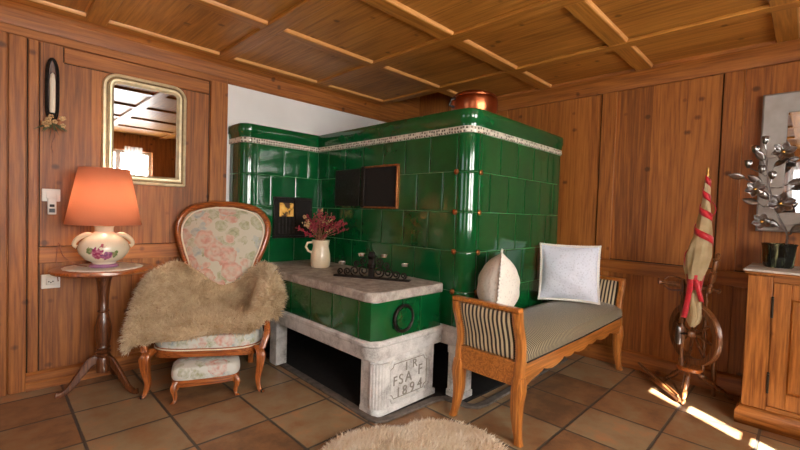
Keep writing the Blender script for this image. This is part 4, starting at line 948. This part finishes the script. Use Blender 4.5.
# pillows
def pillow(label,loc,rot,sz,th,mat):
    root=thing('pillow',label,'pillow',loc); root.rotation_euler=rot
    def P(u,v,s):
        e=1-.07*(1-abs(v)**2)*abs(u)**6; e2=1-.07*(1-abs(u)**2)*abs(v)**6
        t=max(0,(1-abs(u)**2.2))**.78*max(0,(1-abs(v)**2.2))**.78
        w_=.006*math.sin(9*u+3*v)*math.sin(7*v-2*u)*(t>0)
        return (u*sz/2*e,s*(th/2*t+(w_*t if t>.05 else 0)),sz/2+v*sz/2*e2)
    n=22; mb=MB()
    for s in (-1,1): mb.grid([[P(-1+2*i/n,-1+2*j/n,s) for i in range(n+1)] for j in range(n+1)])
    o=mb.build('cover',mat,root)
    bd=[P(-1+2*i/n,-1,0) for i in range(n)]+[P(1,-1+2*i/n,0) for i in range(n)]+[P(1-2*i/n,1,0) for i in range(n)]+[P(-1,1-2*i/n,0) for i in range(n)]
    c=Vector((0,0,sz/2)); rows=[[],[],[]]; B=[]
    for a,b_ in zip(bd,bd[1:]+bd[:1]):
        a,b_=Vector(a),Vector(b_); B+=[a,a.lerp(b_,.33),a.lerp(b_,.66)]
    for k,p in enumerate(B):
        d=(p-c).normalized(); wob=.006*math.sin(k*1.9)
        rows[0].append(p-d*.004); rows[1].append(p+d*.008+Vector((0,wob,0))); rows[2].append(p+d*(.015+.004*(k%2))+Vector((0,-wob,0)))
    mb=MB(); mb.grid(rows,cu=True); mb.build('frilled_edge','fringe',root,solid=.002)
    return root
pillow('pale blue white square pillow with frilled edge standing at the right of the striped bench',(3.01,1.235,.59),(R(-9),R(0),R(-62)),.405,.18,'pillow_white')
pillow('cream and white lace pillow turned edge-on behind the left arm of the striped bench',(2.185,1.335,.56),(R(3),R(9),R(32)),.41,.25,'pillow_cream')

# ------------------------------------------------------------ rug
ro=[(-.40,.02),(-.30,.14),(-.12,.185),(.0,.17),(.10,.235),(.22,.25),(.36,.20),(.47,.08),(.50,-.08),(.44,-.20),(.30,-.25),(.12,-.24),(0,-.27),(-.16,-.25),(-.3,-.22),(-.40,-.12)]
ro=[(p.x,p.y) for p in smoothpath([(x,y,0) for x,y in ro],5,True)]
rug=thing('sheepskin_rug','cream fluffy sheepskin rug lying on the tiles in front of the carved stone foot','rug',(1.46,1.37,0),R(-38))
rows=[[(x*s,y*s,z) for x,y in ro] for s,z in ((1.0,.004),(1.0,.012),(.94,.028),(.7,.034),(.35,.036),(.01,.036))]
mb=MB(); mb.grid(rows,cu=True); mb.build('hide','fur_cream',rug)
pts=[]
while len(pts)<20000:
    a=random.random()*(len(ro)-.001); i=int(a); q=Vector(ro[i]).lerp(Vector(ro[(i+1)%len(ro)]),a-i); s=math.sqrt(random.random()); p=q*s
    n=Vector((0,0,1))
    if s>.9: n=Vector((q.x,q.y,0)).normalized()*2.0*(s-.85)*6*.5+Vector((0,0,.7))
    pts.append((Vector((p.x,p.y,.03 if s<.94 else .014)),n))
mb=MB(); fur(mb,pts,.046,.0048,comb=Vector((.35,-.15,0)),droop=.25,curl=.4); o=mb.build('wool','fur_cream',rug,smooth=False,recalc=False); o['kind']='stuff'

# ------------------------------------------------------------ cabinet
cb=thing('cabinet','low honey-coloured wooden cabinet with panelled door and pale stone top on the right','cabinet',(3.2,.255,0))
D=.48; W_=1.3
MB().box(.015,-W_,.09,D,-.012,.905).build('body','cabinet_z',cb,bevel=.004)
mb=MB(); 
rows=[]
for (o,z) in ((0.022,.0),(.022,.07),(.016,.085),(.006,.095),(.0,.115)):
    rows.append([(D,o,z),(-o+.012+.0,o,z),(-o+.012,-W_,z)])
mb.grid(rows); rows2=[[(D,-.02,z),(.03,-.02,z),(.03,-W_,z)] for _,z in ((0,.0),(0,.115))]; mb.grid(rows2); mb.build('plinth','cabinet_y',cb,solid=.004)
MB().box(.0,-.115,.115,.016,-.004,.895).build('stile','cabinet_z',cb,bevel=.004)
MB().box(.0,-W_,.115,.016,-.115,.14).build('bottom_rail','cabinet_y',cb,bevel=.003); MB().box(.0,-W_,.865,.016,-.115,.905).build('top_rail','cabinet_y',cb,bevel=.003)
def door(y1,y0):
    mb=MB(); mb.box(-.006,y0,.145,.012,y0+.075,.86); mb.box(-.006,y1-.075,.145,.012,y1,.86); mb.box(-.006,y0+.075,.145,.012,y1-.075,.235); mb.box(-.006,y0+.075,.775,.012,y1-.075,.86)
    d=mb.build('door','cabinet_z',cb,bevel=.003)
    rows=[[(x,a,b_) for a,b_ in ((y0+.075+i,.235+i),(y1-.075-i,.235+i),(y1-.075-i,.775-i),(y0+.075+i,.775-i))] for i,x in ((0,.006),(.008,-.002),(.016,.008),(.035,.004))]
    mb=MB(); idx=mb.grid(rows,cu=True); mb.f.append(idx[-1]); mb.build('door_panel','cabinet_z',d)
    for z in (.28,.72):
        mb=MB(); mb.tube([(-.008,y1+.002,z-.05),(-.008,y1+.002,z+.05)],.006,8); mb.sphere((-.008,y1+.002,z+.056),.007,8); mb.sphere((-.008,y1+.002,z-.056),.007,8); mb.build('hinge','hinge',d)
    mb=MB(); mb.sphere((-.02,y0+.035,.5),.012,10); mb.build('knob','brass',d)
door(-.12,-.62); door(-.63,-1.13)
MB().box(-.025,-W_,.905,D,.012,.917).build('top_moulding','cabinet_y',cb,bevel=.004)
MB().box(-.03,-W_,.9175,D,.018,.932).build('stone_top','cabinet_top',cb,bevel=.004)
# glass pot and metal flowers
gp=thing('glass_pot','dark striped glass flower pot standing on the cabinet','vase',(3.46,.135,.932))
mb=MB(); n=24
def sq(r,z): return [(r*math.copysign(abs(math.cos(a))**.55,math.cos(a)),r*math.copysign(abs(math.sin(a))**.55,math.sin(a)),z) for a in [2*PI*k/n for k in range(n)]]
mb.grid([sq(r,z) for r,z in ((.001,0),(.058,0),(.066,.01),(.070,.07),(.074,.13),(.080,.148),(.074,.148),(.066,.13),(.062,.06),(.06,.02),(.001,.02))],cu=True); mb.m=Matrix(); mb.build('pot_body','dark_glass',gp).rotation_euler=(0,0,R(20))
mf=thing('metal_flower_spray','branching pewter flower ornament rising from the dark glass pot in front of the silver mirror','ornament',(3.46,.135,.954))
def rel(x,y,z): return Vector((x-3.46,y-.135,z-.954))
FL=dict(A=((3.44,.142,1.642),.062),C=((3.42,.262,1.415),.056),D=((3.41,.140,1.325),.070),F=((3.41,.220,1.212),.055))
BUD=((3.40,.268,1.642),(3.41,.30,1.556),(3.43,.184,1.48),(3.42,.235,1.52),(3.42,.226,1.70),(3.43,-.02,1.25))
LEAF=((3.405,.325,1.49),(3.42,.148,1.19),(3.42,.076,1.165),(3.42,.23,1.60),(3.42,.20,1.36),(3.43,.25,1.33),(3.43,.17,1.56),(3.43,.24,1.46),(3.42,.10,1.45))
base=Vector((0,0,0))
trunk=smoothpath([base,rel(3.44,.10,1.12),rel(3.43,.15,1.26),rel(3.43,.19,1.40),rel(3.43,.21,1.55),rel(3.43,.215,1.66)],6)
MB().tube(trunk,[.006-.003*i/len(trunk) for i in range(len(trunk))],6).build('main_stem','pewter',mf)
def near(p): return min(trunk[5:],key=lambda q:(q-p).length+.8*max(0,q.z-p.z+.03))
def stem(p):
    q=near(p); mid=q.lerp(p,.5)+Vector((0,0,-.015)); mb=MB(); mb.tube(smoothpath([q,mid,p],5),.0032,5); mb.build('stem','pewter',mf)
cam_dir=Vector((-.97,-.2,.1)).normalized()
for k,(c,r) in FL.items():
    p=rel(*c); stem(p); mb=MB(); q=cam_dir.to_track_quat('Z','Y').to_matrix().to_4x4(); nP=6
    for j in range(nP):
        a=2*PI*j/nP+.3; mb.m=Matrix.Translation(p)@q@Matrix.Rotation(a,4,'Z')@Matrix.Rotation(R(-22),4,'Y'); 
        mb.grid([[(r*.12+r*.95*t,w_*r*.38*math.sin(PI*min(1,t*.85+.12)),.10*r*(w_*w_)+.0) for w_ in (-1,-.5,0,.5,1)] for t in [i/6 for i in range(7)]])
    fo_=mb.build('flower','pewter',mf,solid=.003); c_=MB(); c_.m=Matrix.Translation(p)@q; c_.sphere((0,0,.006),.010,8); c_.build('flower_centre','brass',fo_)
for c in BUD:
    p=rel(*c); stem(p); mb=MB()
    for j in range(4):
        a=2*PI*j/4; mb.m=Matrix.Translation(p)@Matrix.Rotation(a,4,'Z')@Matrix.Rotation(R(16),4,'Y'); mb.sphere((0,0,.02),.013,8,2.2)
    mb.build('bud','pewter',mf)
for k,c in enumerate(LEAF):
    p=rel(*c); stem(p); mb=MB(); q=near(p); d=(p-q); d=d.normalized() if d.length>0 else Vector((0,1,0)); mb.m=Matrix.Translation(p)@d.to_track_quat('X','Z').to_matrix().to_4x4()@Matrix.Rotation(R(60+25*(k%3)),4,'X')
    mb.grid([[(.085*t-.01,w_*.022*math.sin(PI*min(1,t*.9+.08)),.004*w_*w_-.012*t*t) for w_ in (-1,-.5,0,.5,1)] for t in [i/6 for i in range(7)]]); mb.build('leaf','pewter',mf,solid=.002)

# ------------------------------------------------------------ spinning wheel
sw=thing('spinning_wheel','old upright wooden spinning wheel with flax and red ribbon standing by the panelled wall','spinning wheel',(3.36,.54,0))
def turned(pts_axis,prof,name,mat='wheel_wood',parent=sw,n=14):
    a,b_=Vector(pts_axis[0]),Vector(pts_axis[1]); d=b_-a; mb=MB(); mb.m=Matrix.Translation(a)@d.normalized().to_track_quat('Z','Y').to_matrix().to_4x4(); l=d.length
    mb.lathe([(r,t*l) for t,r in prof],n); return mb.build(name,mat,parent)
legprof=[(0,.008),(.05,.012),(.15,.010),(.3,.016),(.34,.011),(.38,.017),(.42,.011),(.6,.019),(.75,.014),(.8,.019),(.84,.013),(1,.013)]
MB().lathe([(.05,0),(.06,.004),(.062,.02),(.056,.028),(.001,.028)],24,(0,0,.19),sx=1,sy=1.25).build('table','cherry_x',sw)
turned(((-.16,.0,.004),(-.02,0,.195)),legprof,'leg'); turned(((.14,.20,.004),(.02,.03,.195)),legprof,'leg'); turned(((.20,-.22,.004),(.02,-.02,.195)),legprof,'leg')
post=[(0,.014),(.08,.018),(.12,.011),(.2,.016),(.24,.010),(.32,.020),(.46,.022),(.5,.012),(.54,.02),(.58,.012),(.7,.017),(.8,.012),(.84,.02),(.88,.012),(.96,.015),(1,.006)]
turned(((-.01,.045,.21),(-.012,.060,.80)),post,'post'); turned(((.02,-.07,.20),(.0,-.07,.76)),[(t,r*.7) for t,r in post],'post')
turned(((-.03,-.085,.735),(-.03,-.125,1.0)),post,'distaff_arm')
turned(((.0,-.145,.75),(.0,.02,.775)),[(0,.008),(.05,.016),(.15,.010),(.5,.013),(.85,.010),(1,.012)],'cross_bar')
turned(((.0,.21,.765),(.0,.03,.76)),[(0,.010),(.05,.018),(.12,.010),(.2,.014),(.28,.009),(.45,.016),(.8,.016),(1,.010)],'flyer_shaft')
mb=MB(); mb.tube(smoothpath([(-.01,.17,.79),(0,.13,.815),(0,.05,.80)],5),.006,6); mb.tube(smoothpath([(-.01,.17,.745),(0,.13,.72),(0,.05,.73)],5),.006,6); mb.tube([(-.02+.018*math.cos(a*PI/8),.2,.775+.018*math.sin(a*PI/8)) for a in range(16)],.005,6,closed=True); mb.build('flyer','dark_turned',sw)
# the wheel
h=Vector((math.cos(R(49)),math.sin(R(49)),0)); ax_=Vector((-h.y,h.x,0)); wc=Vector((.0,-.015,.445)); RW=.205
wr=Matrix((( h.x,0,ax_.x,wc.x),(h.y,0,ax_.y,wc.y),(0,1,0,wc.z),(0,0,0,1)))
mb=MB(); mb.m=wr; rows=[[(r*math.cos(2*PI*k/48),r*math.sin(2*PI*k/48),z) for k in range(48)] for r,z in ((RW,-.022),(RW-.004,-.008),(RW-.008,0),(RW-.004,.008),(RW,.022),(RW-.035,.020),(RW-.04,0),(RW-.035,-.020))]; mb.grid(rows,cu=True,cv=True); wh=mb.build('wheel_rim','wheel_wood',sw)
mb=MB(); mb.m=wr; mb.lathe([(.012,-.05),(.02,-.04),(.028,-.02),(.028,.02),(.02,.04),(.012,.05)],16); mb.build('hub','wheel_wood',wh)
for k in range(8):
    a=2*PI*k/8+.2; p0=wr@Vector((.025*math.cos(a),.025*math.sin(a),0)); p1=wr@Vector(((RW-.037)*math.cos(a),(RW-.037)*math.sin(a),0)); turned((p0,p1),[(0,.006),(.3,.007),(.45,.011),(.5,.006),(.6,.010),(1,.006)],'spoke',parent=wh,n=8)
p0=wr@Vector((0,0,-.09)); p1=wr@Vector((0,0,.09)); turned((p0,p1),[(0,.006),(1,.006)],'axle','iron')
turned(((.15,-.12,.01),(.09,-.11,.50)),[(0,.012),(.5,.015),(1,.010)],'wheel_support'); 
# treadle
mb=MB(); mb.sweepbox([(-.15,.02,.03),(.02,.20,.045),(.13,.33,.05)],.022,.012,(0,0,1)); mb.sweepbox([(-.16,-.01,.03),(.10,.10,.04)],.018,.012,(0,0,1)); mb.sweepbox([(-.14,.03,.03),(.10,.22,.05)],.05,.010,(0,0,1)); mb.build('treadle','wheel_wood',sw)
turned(((-.10,.07,.035),(.14,.34,.11)),[(0,.008),(.5,.013),(1,.009)],'treadle_bar')
mb=MB(); mb.tube([(.02,.04,.05),(.03,.0,.445)],.003,5); mb.build('footman','wheel_wood',sw)
mb=MB(); mb.lathe([(.018,0),(.024,.02),(.024,.10),(.018,.12)],14,(-.014,.066,.36)); mb.build('bobbin','pewter',sw)
# distaff with flax: leaning
axis=[((.004,-.048,1.50),.006),((.004,-.049,1.47),.013),((.005,-.049,1.40),.019),((.005,-.048,1.34),.020),((.004,-.046,1.25),.032),((.003,-.043,1.15),.044),((.002,-.034,1.06),.057),((0,-.024,.98),.066),((0,-.014,.90),.064),((0,-.011,.84),.052),((0,-.012,.79),.038),((0,-.012,.75),.028)]
pts=smoothpath([(a[0]-.05,a[1],a[2]) for a,_ in axis],4); rad=[]
for i in range(len(pts)): 
    k=i/4; j=min(int(k),len(axis)-2); rad.append(axis[j][1]+(axis[j+1][1]-axis[j][1])*(k-j))
mb=MB()
pp=[];rr_=[]
rows=[]
for i,(p,r) in enumerate(zip(pts,rad)): rows.append([(p.x+r*(1+.06*math.sin(5*a+i*.35)+.04*math.sin(11*a-i*.2))*math.cos(a),p.y+r*(1+.06*math.sin(5*a+i*.35)+.04*math.sin(11*a-i*.2))*math.sin(a),p.z) for a in [2*PI*k/40 for k in range(40)]])
mb.grid(rows,cu=True); fx=mb.build('flax','flax',sw)
mb=MB()
for k in range(5):
    a=k*1.3; mb.tube(smoothpath([(-.05+.01*math.cos(a),-.012+.01*math.sin(a),.76),(-.055+.02*math.cos(a),-.02+.02*math.sin(a),.68),(-.05+.022*math.cos(a+.5),-.02+.025*math.sin(a+.5),.58),(-.05+.01*math.cos(a),-.01+.012*math.sin(a),.50)],4),[.016]*6+[.02]*5+[.012,.006],8)
mb.build('flax_tail','flax',sw)
turned(((-.046,-.048,1.495),(-.046,-.048,1.555)),[(0,.007),(.3,.010),(.5,.006),(.7,.009),(1,.003)],'distaff_tip','brass')
# ribbon: spiral + bow
def axat(z):
    for (a,r),(b_,q) in zip(axis,axis[1:]):
        if a[2]>=z>=b_[2]: t=(a[2]-z)/(a[2]-b_[2]); return Vector((a[0]+(b_[0]-a[0])*t-.05,a[1]+(b_[1]-a[1])*t,z)),r+(q-r)*t
    return Vector((axis[-1][0][0]-.05,axis[-1][0][1],z)),axis[-1][1]
mb=MB(); rows=[]; n=150
for k in range(n+1):
    t=k/n; z=1.485-.57*t; turns=.085*0+ (1-(1-t)**1.5)*4.0
    c,r=axat(z); a=turns*2*PI+2.2; hw=.023; r2=r*1.06+.003
    rows.append([(c.x+r2*math.cos(a),c.y+r2*math.sin(a),z+hw),(c.x+r2*math.cos(a),c.y+r2*math.sin(a),z-hw)])
mb.grid(rows); mb.build('red_ribbon','red_ribbon',sw,solid=.002)
mb=MB(); mb.lathe([(.052,.85),(.046,.82),(.041,.78),(.038,.75)],20,(-.05,-.012,0),cap=False); mb.build('ribbon_knot','red_ribbon',sw,solid=.002); mb=MB()
mb.grid([[(-.098+.01*math.sin(3*t),.0+w_*.016+.03*t,.82-.26*t) for w_ in (-1,0,1)] for t in [i/10 for i in range(11)]]); mb.build('ribbon_tail','red_ribbon',sw,solid=.003); mb=MB(); mb.grid([[(-.096-.006*math.sin(4*t),-.025+w_*.014-.035*t,.82-.14*t) for w_ in (-1,0,1)] for t in [i/10 for i in range(11)]]); mb.build('ribbon_tail','red_ribbon',sw,solid=.003); mb=MB()
mb.grid([[(-.062,-.082-.022*math.sin(PI*t)+w_*.003,1.33-.10*t) for w_ in (-1,0,1)] for t in [i/8 for i in range(9)]]) 
mb.build('ribbon_loop','red_ribbon',sw,solid=.003)
